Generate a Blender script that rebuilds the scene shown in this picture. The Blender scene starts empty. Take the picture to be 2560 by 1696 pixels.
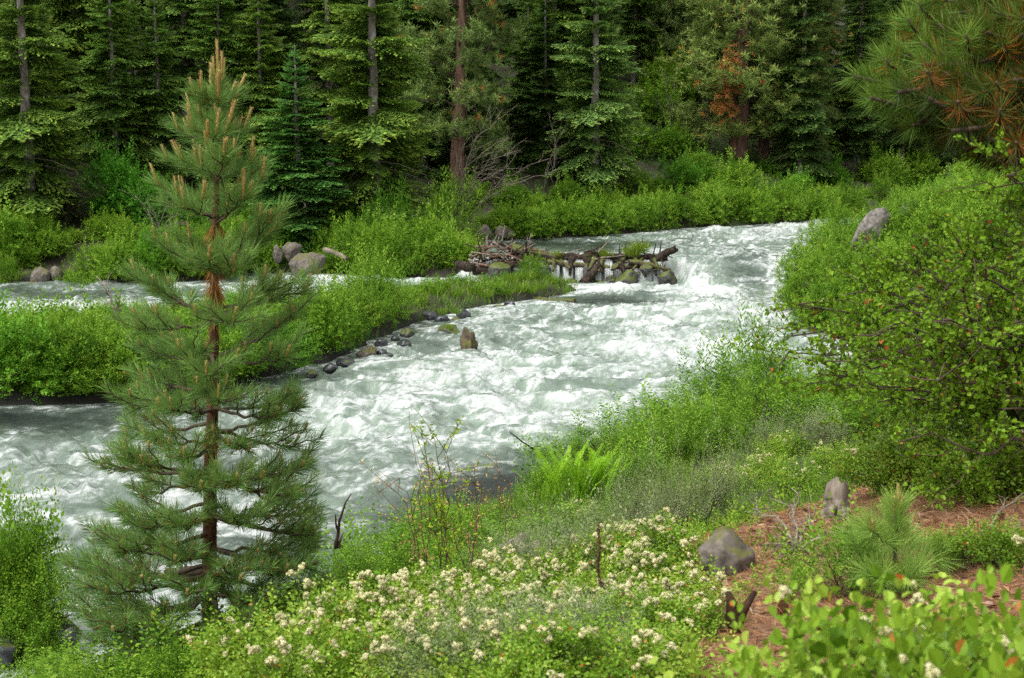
import bpy, bmesh, math, random
import numpy as np
from mathutils import Vector

S = bpy.context.scene
COL = S.collection
R = math.radians
rng = np.random.default_rng(11)

# ------------------------------------------------------------------ camera, sky, sun
F, U0, V0, CZ, PITCH = 1407.0, 512.0, 339.0, 7.0, R(9.05)
cam_d = bpy.data.cameras.new('camera'); cam = bpy.data.objects.new('camera', cam_d); COL.objects.link(cam)
cam.location = (0, 0, CZ); cam.rotation_euler = (R(90) - PITCH, 0, 0)
cam_d.sensor_width = 36; cam_d.lens = 36 * F / 1024
cam_d.clip_start = 0.05; cam_d.clip_end = 2000
cam_d.dof.use_dof = True; cam_d.dof.focus_distance = 21; cam_d.dof.aperture_fstop = 5.6
S.camera = cam

SUN_EL, SUN_AZ = R(62), R(235)
world = bpy.data.worlds.new('World'); S.world = world; world.use_nodes = True
wn, wl = world.node_tree.nodes, world.node_tree.links
wn.clear()
sky = wn.new('ShaderNodeTexSky'); sky.sky_type = 'NISHITA'; sky.sun_disc = False
sky.sun_elevation = SUN_EL; sky.sun_rotation = SUN_AZ; sky.air_density = 1.0; sky.dust_density = 4.0; sky.ozone_density = 1.0
hs = wn.new('ShaderNodeHueSaturation'); hs.inputs['Saturation'].default_value = 0.10
bg = wn.new('ShaderNodeBackground'); bg.inputs['Strength'].default_value = 0.15
wo = wn.new('ShaderNodeOutputWorld')
wl.new(sky.outputs[0], hs.inputs['Color']); wl.new(hs.outputs[0], bg.inputs['Color']); wl.new(bg.outputs[0], wo.inputs['Surface'])

sun_d = bpy.data.lights.new('sun', 'SUN'); sun = bpy.data.objects.new('sun', sun_d); COL.objects.link(sun)
sun_d.energy = 1.25; sun_d.angle = R(36); sun_d.color = (1.0, 0.965, 0.9)
sv = Vector((math.sin(SUN_AZ) * math.cos(SUN_EL), math.cos(SUN_AZ) * math.cos(SUN_EL), math.sin(SUN_EL)))
sun.rotation_euler = (-sv).to_track_quat('-Z', 'Y').to_euler()

S.view_settings.view_transform = 'Standard'; S.view_settings.look = 'None'
S.view_settings.exposure = 0.88; S.view_settings.gamma = 1.0
S.render.engine = 'CYCLES'
S.cycles.max_bounces = 6; S.cycles.diffuse_bounces = 4; S.cycles.glossy_bounces = 2; S.cycles.transmission_bounces = 4
S.cycles.use_denoising = False; S.cycles.sample_clamp_indirect = 4
S.cycles.caustics_reflective = False; S.cycles.caustics_refractive = False

# ------------------------------------------------------------------ numbers
def kz(v):
    a = (V0 - v) / F
    return (-math.sin(PITCH) + a * math.cos(PITCH)) / (math.cos(PITCH) + a * math.sin(PITCH))
def at(u, v, y):
    a = (V0 - v) / F
    return np.array([(u - U0) / F / (math.cos(PITCH) + a * math.sin(PITCH)) * y, y, CZ + kz(v) * y])
def onz(u, v, z=0.0):
    return at(u, v, (z - CZ) / kz(v))

def _hash(ix, iy, iz, seed):
    h = (ix.astype(np.int64) * 374761393 + iy.astype(np.int64) * 668265263 + iz.astype(np.int64) * 2147483647 + seed * 974711) & 0xffffffff
    h = ((h ^ (h >> 13)) * 1274126177) & 0xffffffff
    h = ((h ^ (h >> 16)) * 2246822519) & 0xffffffff
    return (h ^ (h >> 15)) & 0xffffffff
def pn2(x, y, seed=0):
    x = np.asarray(x, float); y = np.asarray(y, float)
    x, y = np.broadcast_arrays(x, y)
    ix, iy = np.floor(x), np.floor(y); fx, fy = x - ix, y - iy
    u, v = fx * fx * fx * (fx * (fx * 6 - 15) + 10), fy * fy * fy * (fy * (fy * 6 - 15) + 10)
    def g(a, b, dx, dy):
        t = _hash(a, b, np.zeros_like(a), seed) / 4294967296.0 * 2 * np.pi
        return np.cos(t) * dx + np.sin(t) * dy
    n0 = g(ix, iy, fx, fy) * (1 - u) + g(ix + 1, iy, fx - 1, fy) * u
    n1 = g(ix, iy + 1, fx, fy - 1) * (1 - u) + g(ix + 1, iy + 1, fx - 1, fy - 1) * u
    return (n0 * (1 - v) + n1 * v) * 1.5
def fbm(x, y, o=4, seed=0, gain=.5):
    s, a = 0, 1.0
    for k in range(o):
        s = s + a * pn2(x * 2 ** k + 17.3 * k, y * 2 ** k - 9.1 * k, seed + k); a *= gain
    return s
def pn3(P, seed=0):
    P = np.asarray(P, float); I = np.floor(P); f = P - I; w = f * f * (3 - 2 * f); out = 0
    for dx in (0, 1):
        for dy in (0, 1):
            for dz in (0, 1):
                h = _hash(I[:, 0] + dx, I[:, 1] + dy, I[:, 2] + dz, seed) / 2147483648.0 - 1
                out = out + h * np.where(dx, w[:, 0], 1 - w[:, 0]) * np.where(dy, w[:, 1], 1 - w[:, 1]) * np.where(dz, w[:, 2], 1 - w[:, 2])
    return out
def sstep(a, b, x):
    t = np.clip((np.asarray(x, float) - a) / (b - a), 0, 1); return t * t * (3 - 2 * t)
def unit(a):
    a = np.asarray(a, float); return a / (np.linalg.norm(a, axis=-1, keepdims=True) + 1e-9)

# ------------------------------------------------------------------ meshes
class Geo:
    """gathers quads with a tint per face"""
    def __init__(s): s.V, s.Q, s.T, s.M, s.n = [], [], [], [], 0
    def add(s, V, Q, T=0.5, m=0):
        V = np.asarray(V, float).reshape(-1, 3); Q = np.asarray(Q, int).reshape(-1, 4)
        s.V.append(V); s.Q.append(Q + s.n); s.n += len(V)
        s.T.append(np.broadcast_to(np.asarray(T, float), (len(Q),)).copy()); s.M.append(np.full(len(Q), m))
        return s
    def arrays(s): return np.concatenate(s.V), np.concatenate(s.Q), np.concatenate(s.T)
    def mesh(s, name, mats, smooth=False):
        V, Q, T = s.arrays(); me = bpy.data.meshes.new(name)
        me.vertices.add(len(V)); me.vertices.foreach_set('co', V.astype(np.float32).ravel())
        me.loops.add(len(Q) * 4); me.loops.foreach_set('vertex_index', Q.astype(np.int32).ravel())
        me.polygons.add(len(Q)); me.polygons.foreach_set('loop_start', np.arange(0, len(Q) * 4, 4, dtype=np.int32))
        me.polygons.foreach_set('material_index', np.concatenate(s.M).astype(np.int32))
        me.polygons.foreach_set('use_smooth', np.full(len(Q), smooth))
        a = me.attributes.new('tint', 'FLOAT', 'FACE'); a.data.foreach_set('value', T.astype(np.float32))
        for m in (mats if isinstance(mats, (list, tuple)) else [mats]): me.materials.append(m)
        me.update(calc_edges=True)
        return me

def link(name, me, parent=None, loc=None, rz=0.0, sc=None, color=None):
    o = bpy.data.objects.new(name, me); COL.objects.link(o)
    if parent is not None: o.parent = parent
    if loc is not None: o.location = tuple(float(c) for c in loc)
    if rz: o.rotation_euler = (0, 0, rz)
    if sc is not None: o.scale = (sc,) * 3 if np.isscalar(sc) else tuple(float(c) for c in sc)
    if color is not None: o.color = (*color, 1)
    return o
def tag(o, label, cat, group=None):
    o['label'] = label; o['category'] = cat
    if group: o['group'] = group
    return o
def thing(name, label, cat, loc=(0, 0, 0), rz=0.0, group=None, sc=None):
    o = link(name, None, None, loc, rz, sc)
    return tag(o, label, cat, group)

def tube(g, P, rad, sides=6, T=0.5, m=0, cap=True):
    P = np.asarray(P, float); n = len(P); rad = np.broadcast_to(np.asarray(rad, float), (n,))
    t = unit(np.gradient(P, axis=0))
    ref = np.array([0, 0, 1.0]) if abs(t[:, 2]).mean() < .8 else np.array([1.0, 0, 0])
    a = unit(np.cross(t, ref)); b = np.cross(t, a)
    ang = np.arange(sides) / sides * 2 * np.pi
    V = P[:, None] + rad[:, None, None] * (np.cos(ang)[None, :, None] * a[:, None] + np.sin(ang)[None, :, None] * b[:, None])
    i = np.arange(n - 1)[:, None] * sides; j = np.arange(sides)[None]; k = (j + 1) % sides
    Q = np.stack(np.broadcast_arrays(i + j, i + k, i + sides + k, i + sides + j), -1).reshape(-1, 4)
    V = V.reshape(-1, 3)
    if cap and rad[-1] > .004:
        V = np.concatenate([V, P[:1], P[-1:]]); c0, c1 = n * sides, n * sides + 1
        jj = np.arange(0, sides, 2)
        Q = np.concatenate([Q, np.stack([np.full_like(jj, c0), (jj + 2) % sides, (jj + 1) % sides, jj], -1),
                            np.stack([np.full_like(jj, c1), (n - 1) * sides + jj, (n - 1) * sides + (jj + 1) % sides, (n - 1) * sides + (jj + 2) % sides], -1)])
    g.add(V, Q, T, m)

def curve(p0, p1, n=8, sag=0.0, wob=0.0, r=rng, up0=None):
    """polyline from p0 to p1; sag lifts (+) or drops (-) the middle; up0 = start direction"""
    t = np.linspace(0, 1, n)[:, None]; p0 = np.asarray(p0, float); p1 = np.asarray(p1, float)
    if up0 is not None:
        c = p0 + np.asarray(up0, float)
        P = (1 - t) ** 2 * p0 + 2 * t * (1 - t) * c + t ** 2 * p1
    else:
        P = p0 + (p1 - p0) * t; P[:, 2] += (sag * 4 * t * (1 - t))[:, 0]
    if wob:
        w = r.normal(size=(n, 3)) * wob; w[0] = 0; w[-1] *= .3; P = P + w
    return P

def leaves(g, P, D, N, L, W, T, oval=False, m=0):
    """leaf blades: base P, axis D, normal N"""
    n = len(P); D = unit(D); S_ = unit(np.cross(D, N)); Nn = np.cross(S_, D)
    L = np.broadcast_to(L, (n,))[:, None]; W = np.broadcast_to(W, (n,))[:, None] * .5
    if oval:
        V = np.stack([P, P + D * L * .3 + S_ * W + Nn * W * .35, P + D * L * .7 + S_ * W * .85 + Nn * W * .3, P + D * L - Nn * L * .08,
                      P + D * L * .7 - S_ * W * .85 + Nn * W * .3, P + D * L * .3 - S_ * W + Nn * W * .35], 1)
        i = np.arange(n)[:, None] * 6
        Q = np.concatenate([i + np.array([[0, 1, 2, 3]]), i + np.array([[0, 3, 4, 5]])]); T = np.tile(np.broadcast_to(T, (n,)), 2)
    else:
        V = np.stack([P, P + D * L * .45 + S_ * W, P + D * L, P + D * L * .45 - S_ * W], 1)
        Q = np.arange(n * 4).reshape(-1, 4)
    g.add(V.reshape(-1, 3), Q, T, m)

def frames(D, r=rng):
    """rotation matrices taking +x to D with z kept roughly up"""
    D = unit(D); up = np.array([0, 0, 1.0]) + r.normal(size=D.shape) * .15
    Y = unit(np.cross(up, D)); Z = np.cross(D, Y)
    return np.stack([D, Y, Z], -1)
def stamp(g, tmpl, Rm, P, sc, dT, m=0):
    """many copies of a template (V,Q,T): rotations Rm, places P, scales sc, tint shifts dT"""
    V, Q, T = tmpl; n = len(P); sc = np.asarray(sc, float)
    if sc.ndim == 1: sc = np.repeat(sc[:, None], 3, 1)
    W = np.einsum('nij,nkj->nki', Rm, V[None] * sc[:, None]) + P[:, None]
    QQ = Q[None] + (np.arange(n) * len(V))[:, None, None]
    g.add(W.reshape(-1, 3), QQ.reshape(-1, 4), (T[None] + np.asarray(dT)[:, None]).ravel(), m)

# ------------------------------------------------------------------ materials
def nt(name):
    m = bpy.data.materials.new(name); m.use_nodes = True; n = m.node_tree.nodes; n.clear()
    return m, n, m.node_tree.links, n.new('ShaderNodeOutputMaterial')
def ramp(n, stops):
    r = n.new('ShaderNodeValToRGB'); e = r.color_ramp.elements
    while len(e) < len(stops): e.new(.5)
    for el, (p, c) in zip(e, stops): el.position = p; el.color = (*c, 1)
    return r
def leaf_mat(name, stops, transl=.3, rough=.5, spec=.25, use_color=True, hue_var=.03):
    """blade colour from the tint of the face, times the colour of the object"""
    m, n, l, out = nt(name)
    a = n.new('ShaderNodeAttribute'); a.attribute_name = 'tint'
    r = ramp(n, stops); l.new(a.outputs['Fac'], r.inputs[0]); col = r.outputs[0]
    if use_color:
        oi = n.new('ShaderNodeObjectInfo'); mx = n.new('ShaderNodeMix'); mx.data_type = 'RGBA'; mx.blend_type = 'MULTIPLY'
        mx.inputs[0].default_value = 1; l.new(col, mx.inputs[6]); l.new(oi.outputs['Color'], mx.inputs[7]); col = mx.outputs[2]
    p = n.new('ShaderNodeBsdfPrincipled'); l.new(col, p.inputs['Base Color'])
    p.inputs['Roughness'].default_value = rough; p.inputs['Specular IOR Level'].default_value = spec
    t = n.new('ShaderNodeBsdfTranslucent'); l.new(col, t.inputs['Color'])
    ms = n.new('ShaderNodeMixShader'); ms.inputs[0].default_value = transl
    l.new(p.outputs[0], ms.inputs[1]); l.new(t.outputs[0], ms.inputs[2]); l.new(ms.outputs[0], out.inputs['Surface'])
    return m
def bark_mat(name, stops, scale=6.0, zs=.25, bump=.6, dist=.02, rough=.85):
    m, n, l, out = nt(name)
    tc = n.new('ShaderNodeTexCoord'); mp = n.new('ShaderNodeMapping'); mp.inputs['Scale'].default_value = (1, 1, zs)
    l.new(tc.outputs['Object'], mp.inputs[0])
    no = n.new('ShaderNodeTexNoise'); no.inputs['Scale'].default_value = scale; no.inputs['Detail'].default_value = 6; no.inputs['Roughness'].default_value = .65
    l.new(mp.outputs[0], no.inputs['Vector'])
    r = ramp(n, stops); l.new(no.outputs['Fac'], r.inputs[0])
    p = n.new('ShaderNodeBsdfPrincipled'); p.inputs['Roughness'].default_value = rough; p.inputs['Specular IOR Level'].default_value = .2
    l.new(r.outputs[0], p.inputs['Base Color'])
    b = n.new('ShaderNodeBump'); b.inputs['Strength'].default_value = bump; b.inputs['Distance'].default_value = dist
    l.new(no.outputs['Fac'], b.inputs['Height']); l.new(b.outputs[0], p.inputs['Normal']); l.new(p.outputs[0], out.inputs['Surface'])
    return m
def rock_mat(name, c0, c1, moss=0.0, mosscol=(.09, .12, .01), rough=.8, scale=5.0, mscale=4.0):
    m, n, l, out = nt(name)
    tc = n.new('ShaderNodeTexCoord'); no = n.new('ShaderNodeTexNoise'); no.inputs['Scale'].default_value = scale; no.inputs['Detail'].default_value = 8
    l.new(tc.outputs['Object'], no.inputs['Vector'])
    r = ramp(n, [(.3, c0), (.7, c1)]); l.new(no.outputs['Fac'], r.inputs[0]); col = r.outputs[0]
    if moss:
        ge = n.new('ShaderNodeNewGeometry'); sx = n.new('ShaderNodeSeparateXYZ'); l.new(ge.outputs['Normal'], sx.inputs[0])
        n2 = n.new('ShaderNodeTexNoise'); n2.inputs['Scale'].default_value = mscale; n2.inputs['Detail'].default_value = 5; l.new(tc.outputs['Object'], n2.inputs['Vector'])
        ad = n.new('ShaderNodeMath'); ad.operation = 'MULTIPLY_ADD'; ad.inputs[1].default_value = .5; l.new(sx.outputs['Z'], ad.inputs[0]); l.new(n2.outputs['Fac'], ad.inputs[2])
        mr = n.new('ShaderNodeMapRange'); mr.inputs[1].default_value = 1.05 - moss; mr.inputs[2].default_value = 1.2 - moss; l.new(ad.outputs[0], mr.inputs[0])
        mx = n.new('ShaderNodeMix'); mx.data_type = 'RGBA'; l.new(mr.outputs[0], mx.inputs[0]); l.new(col, mx.inputs[6])
        mr2 = ramp(n, [(.3, tuple(c * .55 for c in mosscol)), (.7, mosscol)]); l.new(no.outputs['Fac'], mr2.inputs[0]); l.new(mr2.outputs[0], mx.inputs[7]); col = mx.outputs[2]
    p = n.new('ShaderNodeBsdfPrincipled'); p.inputs['Roughness'].default_value = rough; l.new(col, p.inputs['Base Color'])
    b = n.new('ShaderNodeBump'); b.inputs['Strength'].default_value = .5; b.inputs['Distance'].default_value = .03
    l.new(no.outputs['Fac'], b.inputs['Height']); l.new(b.outputs[0], p.inputs['Normal']); l.new(p.outputs[0], out.inputs['Surface'])
    return m

M = {}
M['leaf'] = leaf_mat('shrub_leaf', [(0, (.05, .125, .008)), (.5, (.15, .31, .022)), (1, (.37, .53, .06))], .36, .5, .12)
M['fir'] = leaf_mat('fir_needles', [(0, (.03, .068, .014)), (.55, (.08, .16, .03)), (1, (.21, .32, .06))], .28, .55)
M['pine_far'] = leaf_mat('far_pine_needles', [(0, (.055, .088, .022)), (.5, (.11, .17, .04)), (.85, (.19, .25, .07)), (.93, (.30, .13, .03)), (1, (.42, .16, .04))], .15, .55)
M['needle'] = leaf_mat('pine_needles', [(0, (.045, .09, .022)), (.5, (.115, .24, .05)), (.82, (.22, .37, .09)), (.9, (.25, .11, .02)), (1, (.42, .19, .04))], .24, .5, .12)
M['gloss'] = leaf_mat('glossy_leaf', [(0, (.09, .19, .01)), (.5, (.21, .36, .025)), (.86, (.40, .53, .08)), (.92, (.45, .22, .04)), (1, (.55, .10, .03))], .32, .4, .22)
M['bigshrub'] = leaf_mat('small_round_leaf', [(0, (.075, .16, .008)), (.5, (.17, .32, .015)), (.88, (.32, .47, .04)), (.93, (.42, .20, .03)), (1, (.50, .11, .04))], .34, .45, .15)
M['grass'] = leaf_mat('grass_blade', [(0, (.05, .12, .01)), (.5, (.13, .26, .02)), (.85, (.24, .36, .05)), (1, (.38, .30, .12))], .3, .5)
M['fern'] = leaf_mat('fern_frond', [(0, (.15, .34, .01)), (1, (.34, .60, .025))], .4, .5)
M['sage'] = leaf_mat('grey_green_leaf', [(0, (.11, .145, .055)), (.5, (.22, .27, .12)), (1, (.40, .43, .25))], .15, .7)
M['litter'] = leaf_mat('dry_needle_litter', [(0, (.06, .03, .015)), (.5, (.22, .10, .04)), (.8, (.40, .20, .09)), (1, (.50, .38, .27))], .05, .8, use_color=False)
M['flower'] = leaf_mat('cream_blossom', [(0, (.42, .44, .15)), (.5, (.66, .63, .34)), (1, (.80, .76, .52))], .25, .7, use_color=False)
M['candle'] = leaf_mat('pine_candle', [(0, (.25, .17, .04)), (.5, (.38, .28, .08)), (1, (.50, .40, .17))], .05, .7, use_color=False)
M['twig_dry'] = leaf_mat('dry_twig_leaf', [(0, (.45, .29, .07)), (1, (.72, .52, .18))], .2, .7, use_color=False)
M['bark_pine'] = bark_mat('young_pine_bark', [(.3, (.02, .011, .007)), (.5, (.085, .042, .022)), (.72, (.20, .11, .06))], 14, .35, .8, .02)
M['bark_dark'] = bark_mat('dark_twig_bark', [(.3, (.035, .025, .018)), (.7, (.13, .095, .07))], 10, .4, .5, .01)
M['bark_brown'] = bark_mat('ponderosa_bark', [(.3, (.05, .03, .022)), (.5, (.15, .085, .06)), (.72, (.26, .16, .12))], 5, .18, .9, .05)
M['bark_grey'] = bark_mat('fir_bark', [(.3, (.10, .085, .07)), (.5, (.27, .24, .21)), (.66, (.52, .48, .44))], 5, .6, .7, .03)
M['wood_grey'] = bark_mat('weathered_wood', [(.3, (.07, .055, .04)), (.5, (.20, .165, .13)), (.75, (.38, .33, .27))], 11, .2, .5, .01)
M['wood_brown'] = bark_mat('wet_driftwood', [(.3, (.008, .006, .005)), (.5, (.030, .021, .015)), (.75, (.11, .08, .055))], 9, .3, .6, .02)
M['wood_mossy'] = rock_mat('mossy_log', (.014, .010, .007), (.08, .05, .03), .40, (.10, .115, .014), .8, 9, 4)
M['stump_moss'] = rock_mat('mossy_stump_wood', (.03, .022, .014), (.13, .09, .055), .46, (.11, .13, .012), .8, 9, 3)
M['stump'] = bark_mat('charred_stump', [(.35, (.012, .007, .004)), (.55, (.06, .03, .015)), (.8, (.25, .16, .11))], 6, .3, .8, .02)
M['rock'] = rock_mat('grey_boulder', (.055, .05, .045), (.25, .225, .20), .18, (.10, .11, .04), .85, 9)
M['rock_brown'] = rock_mat('brown_boulder', (.04, .034, .028), (.20, .17, .14), .25, (.12, .12, .03), .85, 13)
M['rock_moss'] = rock_mat('mossy_boulder', (.02, .02, .02), (.09, .085, .08), .42, (.09, .115, .012), .6, 8, 6)
M['rock_wet'] = rock_mat('wet_black_rock', (.008, .009, .011), (.05, .052, .058), .1, (.09, .12, .01), .3)
# ------------------------------------------------------------------ land and river
NEAR = np.array([(-300, 8), (-40, 12), (-12, 15.2), (-8, 15.7), (-6, 16.0), (-4.9, 17.2), (-3.8, 18.8), (-2.4, 20.8), (-1.2, 23.0), (-.2, 24.6), (.6, 26.3),
                 (2.2, 30.2), (4.5, 32.6), (7.2, 34.8), (9.2, 38.6), (10.1, 42), (9.3, 46), (9.8, 53), (11.2, 59), (13.2, 65), (17.4, 74), (22, 81), (36, 94), (60, 112), (300, 260), (300, -300), (-300, -300)], float)
ISLET = np.array([(-8.6, 17.3), (-7.4, 17.0), (-6.1, 17.4), (-5.75, 18.2), (-6.3, 19.0), (-7.6, 19.3), (-9, 18.6)], float)
ISLAND = np.array([(-60, 34), (-22, 33.4), (-12.5, 33.2), (-9.6, 33.4), (-7.6, 35.2), (-6.2, 37.4), (-4.9, 39.6), (-4.3, 42.2), (-3.5, 45.2), (-2.4, 48.0), (-.9, 50.4),
                   (.6, 52.0), (2.3, 53.6), (2.6, 55.4), (.9, 56.2), (-1.2, 55.0), (-3.2, 54.2), (-6, 52.6), (-9, 49.6), (-12, 46.4), (-17, 45.4), (-24, 44), (-60, 44)], float)
FAR = np.array([(-300, 54), (-60, 55.5), (-24, 56.6), (-17.8, 58.2), (-15.2, 57.2), (-12.6, 57.6), (-11, 60.4), (-8, 60.6), (-5.2, 58.8), (-2.4, 58.8), (-1.5, 60.2), (-2.6, 64), (-1.4, 66.4), (1.4, 67.8),
                (4.3, 69.2), (9.8, 73.4), (15.6, 76.6), (19, 79.6), (24, 87), (34, 99), (58, 118), (300, 280), (300, 900), (-300, 900)], float)
def sdist(P, poly):
    """signed distance to a polygon, positive inside"""
    x, y = P[:, 0], P[:, 1]; d = np.full(len(P), 1e9); ins = np.zeros(len(P), bool)
    for a, b in zip(poly, np.roll(poly, -1, 0)):
        e = b - a; t = np.clip(((x - a[0]) * e[0] + (y - a[1]) * e[1]) / (e @ e), 0, 1)
        d = np.minimum(d, np.hypot(x - a[0] - t * e[0], y - a[1] - t * e[1]))
        if a[1] != b[1]:
            ins ^= ((a[1] > y) != (b[1] > y)) & (x < a[0] + (y - a[1]) / (b[1] - a[1]) * e[0])
    return np.where(ins, d, -d)

def water_z(x, y):
    x = np.asarray(x, float); y = np.asarray(y, float)
    base = .006 * (y - 22)
    up = np.where(x < 7.2, sstep(58.3, 58.9, y) * sstep(-2.6, -1.4, x), sstep(55.8, 60.8, y))
    w = sstep(6.4, 8.0, x)
    up = (1 - w) * sstep(58.3, 58.9, y) * sstep(-2.6, -1.4, x) + w * sstep(55.5, 60.5, y)
    return base + up * .78 + .008 * np.maximum(y - 62, 0)
def land_z(x, y):
    sh = np.shape(x); P = np.stack([np.ravel(x), np.ravel(y)], 1).astype(float); X, Y = P[:, 0], P[:, 1]
    n1 = fbm(X * .35, Y * .35, 3, 5); n2 = fbm(X * 1.3, Y * 1.3, 3, 9)
    wob = .25 * pn2(X * .9, Y * .9, 3)
    s = sdist(P, NEAR) + wob
    hn = np.interp(s, [-4, -1.2, 0, .5, 1.5, 3, 6, 9, 12, 15, 18, 22, 30, 120, 300], [-1.6, -.7, -.08, .25, .55, .85, 1.5, 2.3, 3.05, 3.75, 4.3, 4.85, 5.4, 7, 8])
    hr = np.interp(s, [-4, -1.2, 0, 1, 2.5, 5, 10, 20, 60, 300], [-1.6, -.7, -.08, .75, 1.9, 3.5, 5.2, 6.8, 12, 20])
    w = sstep(35, 43, Y) * sstep(2, 8, X); hn = hn * (1 - w) + hr * w
    hn = hn + np.where(s > 0, (.9 * np.exp(-((X + 2.6) ** 2 + (Y - 11.9) ** 2) / 7.0)), 0)
    hn = hn + 1.45 * sstep(14.2, 8.3, Y - .8 * X) * sstep(-4.0, -.6, X - .12 * Y + 1.2) * sstep(2, 6, s)
    hn = hn + np.where(s > 1, .05 * n1 + .03 * n2, 0)
    si = sdist(P, ISLAND) + wob; hi = np.interp(si, [-4, -1, 0, .4, 1.2, 3, 8], [-1.6, -.6, -.1, .22, .45, .65, .85]) + .07 * n2 * (si > 0) + water_z(X, Y)
    so = sdist(P, ISLET) + .4 * wob; ho = np.interp(so, [-3, 0, .25, .8], [-1.4, -.1, .3, .5])
    sf = sdist(P, FAR) + wob; hf = np.interp(sf, [-4, -1, 0, .6, 3, 8, 12, 20, 60, 200, 700], [-1.6, -.6, -.1, .3, 1.0, 2.3, 3.6, 7.5, 27, 60, 95]) + np.where(sf > 0, .25 * n1 + .1 * n2, 0) + water_z(X, np.minimum(Y, 90))
    return np.maximum.reduce([hn, hi, ho, hf]).reshape(sh)
def gz(x, y): return float(land_z(np.array([x]), np.array([y]))[0])
def shore(P): return np.maximum.reduce([sdist(P, NEAR), sdist(P, ISLAND), sdist(P, ISLET), sdist(P, FAR)])

def axis(fine0, fine1, step, far0, far1):
    a = list(np.arange(fine0, fine1 + 1e-6, step)); d = step
    while a[-1] < far1: d *= 1.25; a.append(a[-1] + d)
    d = step
    while a[0] > far0: d *= 1.25; a.insert(0, a[0] - d)
    return np.array(a)
gx, gy = axis(-26, 28, .28, -290, 290), axis(-1, 96, .28, -60, 640)
GX, GY = np.meshgrid(gx, gy); GZ = land_z(GX, GY)
nx, ny = len(gx), len(gy)
def grid_quads(nx, ny):
    i = np.arange(ny - 1)[:, None] * nx + np.arange(nx - 1)[None]
    return np.stack([i, i + 1, i + nx + 1, i + nx], -1).reshape(-1, 4)

def ground_mat():
    m, n, l, out = nt('ground')
    ge = n.new('ShaderNodeNewGeometry'); sx = n.new('ShaderNodeSeparateXYZ'); l.new(ge.outputs['Position'], sx.inputs[0])
    n1 = n.new('ShaderNodeTexNoise'); n1.inputs['Scale'].default_value = 26; n1.inputs['Detail'].default_value = 8; l.new(ge.outputs['Position'], n1.inputs['Vector'])
    n2 = n.new('ShaderNodeTexNoise'); n2.inputs['Scale'].default_value = .9; n2.inputs['Detail'].default_value = 5; l.new(ge.outputs['Position'], n2.inputs['Vector'])
    litter = ramp(n, [(.3, (.05, .026, .014)), (.5, (.20, .095, .045)), (.72, (.36, .21, .11))]); l.new(n1.outputs['Fac'], litter.inputs[0])
    soil = ramp(n, [(.3, (.012, .009, .006)), (.7, (.045, .032, .02))]); l.new(n1.outputs['Fac'], soil.inputs[0])
    moss = ramp(n, [(.3, (.02, .035, .006)), (.7, (.06, .09, .014))]); l.new(n1.outputs['Fac'], moss.inputs[0])
    mr = n.new('ShaderNodeMapRange'); mr.inputs[1].default_value = 14; mr.inputs[2].default_value = 18; l.new(sx.outputs['Y'], mr.inputs[0])
    a = n.new('ShaderNodeMix'); a.data_type = 'RGBA'; l.new(mr.outputs[0], a.inputs[0]); l.new(litter.outputs[0], a.inputs[6]); l.new(soil.outputs[0], a.inputs[7])
    m2 = n.new('ShaderNodeMapRange'); m2.inputs[1].default_value = .45; m2.inputs[2].default_value = .62; m2.inputs[4].default_value = .8; l.new(n2.outputs['Fac'], m2.inputs[0])
    mz = n.new('ShaderNodeMath'); mz.operation = 'MULTIPLY'; l.new(m2.outputs[0], mz.inputs[0]); l.new(mr.outputs[0], mz.inputs[1])
    b = n.new('ShaderNodeMix'); b.data_type = 'RGBA'; l.new(mz.outputs[0], b.inputs[0]); l.new(a.outputs[2], b.inputs[6]); l.new(moss.outputs[0], b.inputs[7])
    wz = n.new('ShaderNodeMapRange'); wz.inputs[1].default_value = .15; wz.inputs[2].default_value = .55; wz.inputs[3].default_value = 1; wz.inputs[4].default_value = 0; l.new(sx.outputs['Z'], wz.inputs[0])
    w = n.new('ShaderNodeMix'); w.data_type = 'RGBA'; l.new(wz.outputs[0], w.inputs[0]); l.new(b.outputs[2], w.inputs[6]); w.inputs[7].default_value = (.012, .011, .008, 1)   # wet soil, darkened also to paint the shade of the undercut bank
    p = n.new('ShaderNodeBsdfPrincipled'); p.inputs['Roughness'].default_value = .9; l.new(w.outputs[2], p.inputs['Base Color'])
    bu = n.new('ShaderNodeBump'); bu.inputs['Strength'].default_value = .8; bu.inputs['Distance'].default_value = .03; l.new(n1.outputs['Fac'], bu.inputs['Height']); l.new(bu.outputs[0], p.inputs['Normal'])
    l.new(p.outputs[0], out.inputs['Surface']); return m
g = Geo(); g.add(np.stack([GX, GY, GZ], -1), grid_quads(nx, ny))
o = link('ground', g.mesh('ground', ground_mat(), True)); o['kind'] = 'structure'

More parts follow.
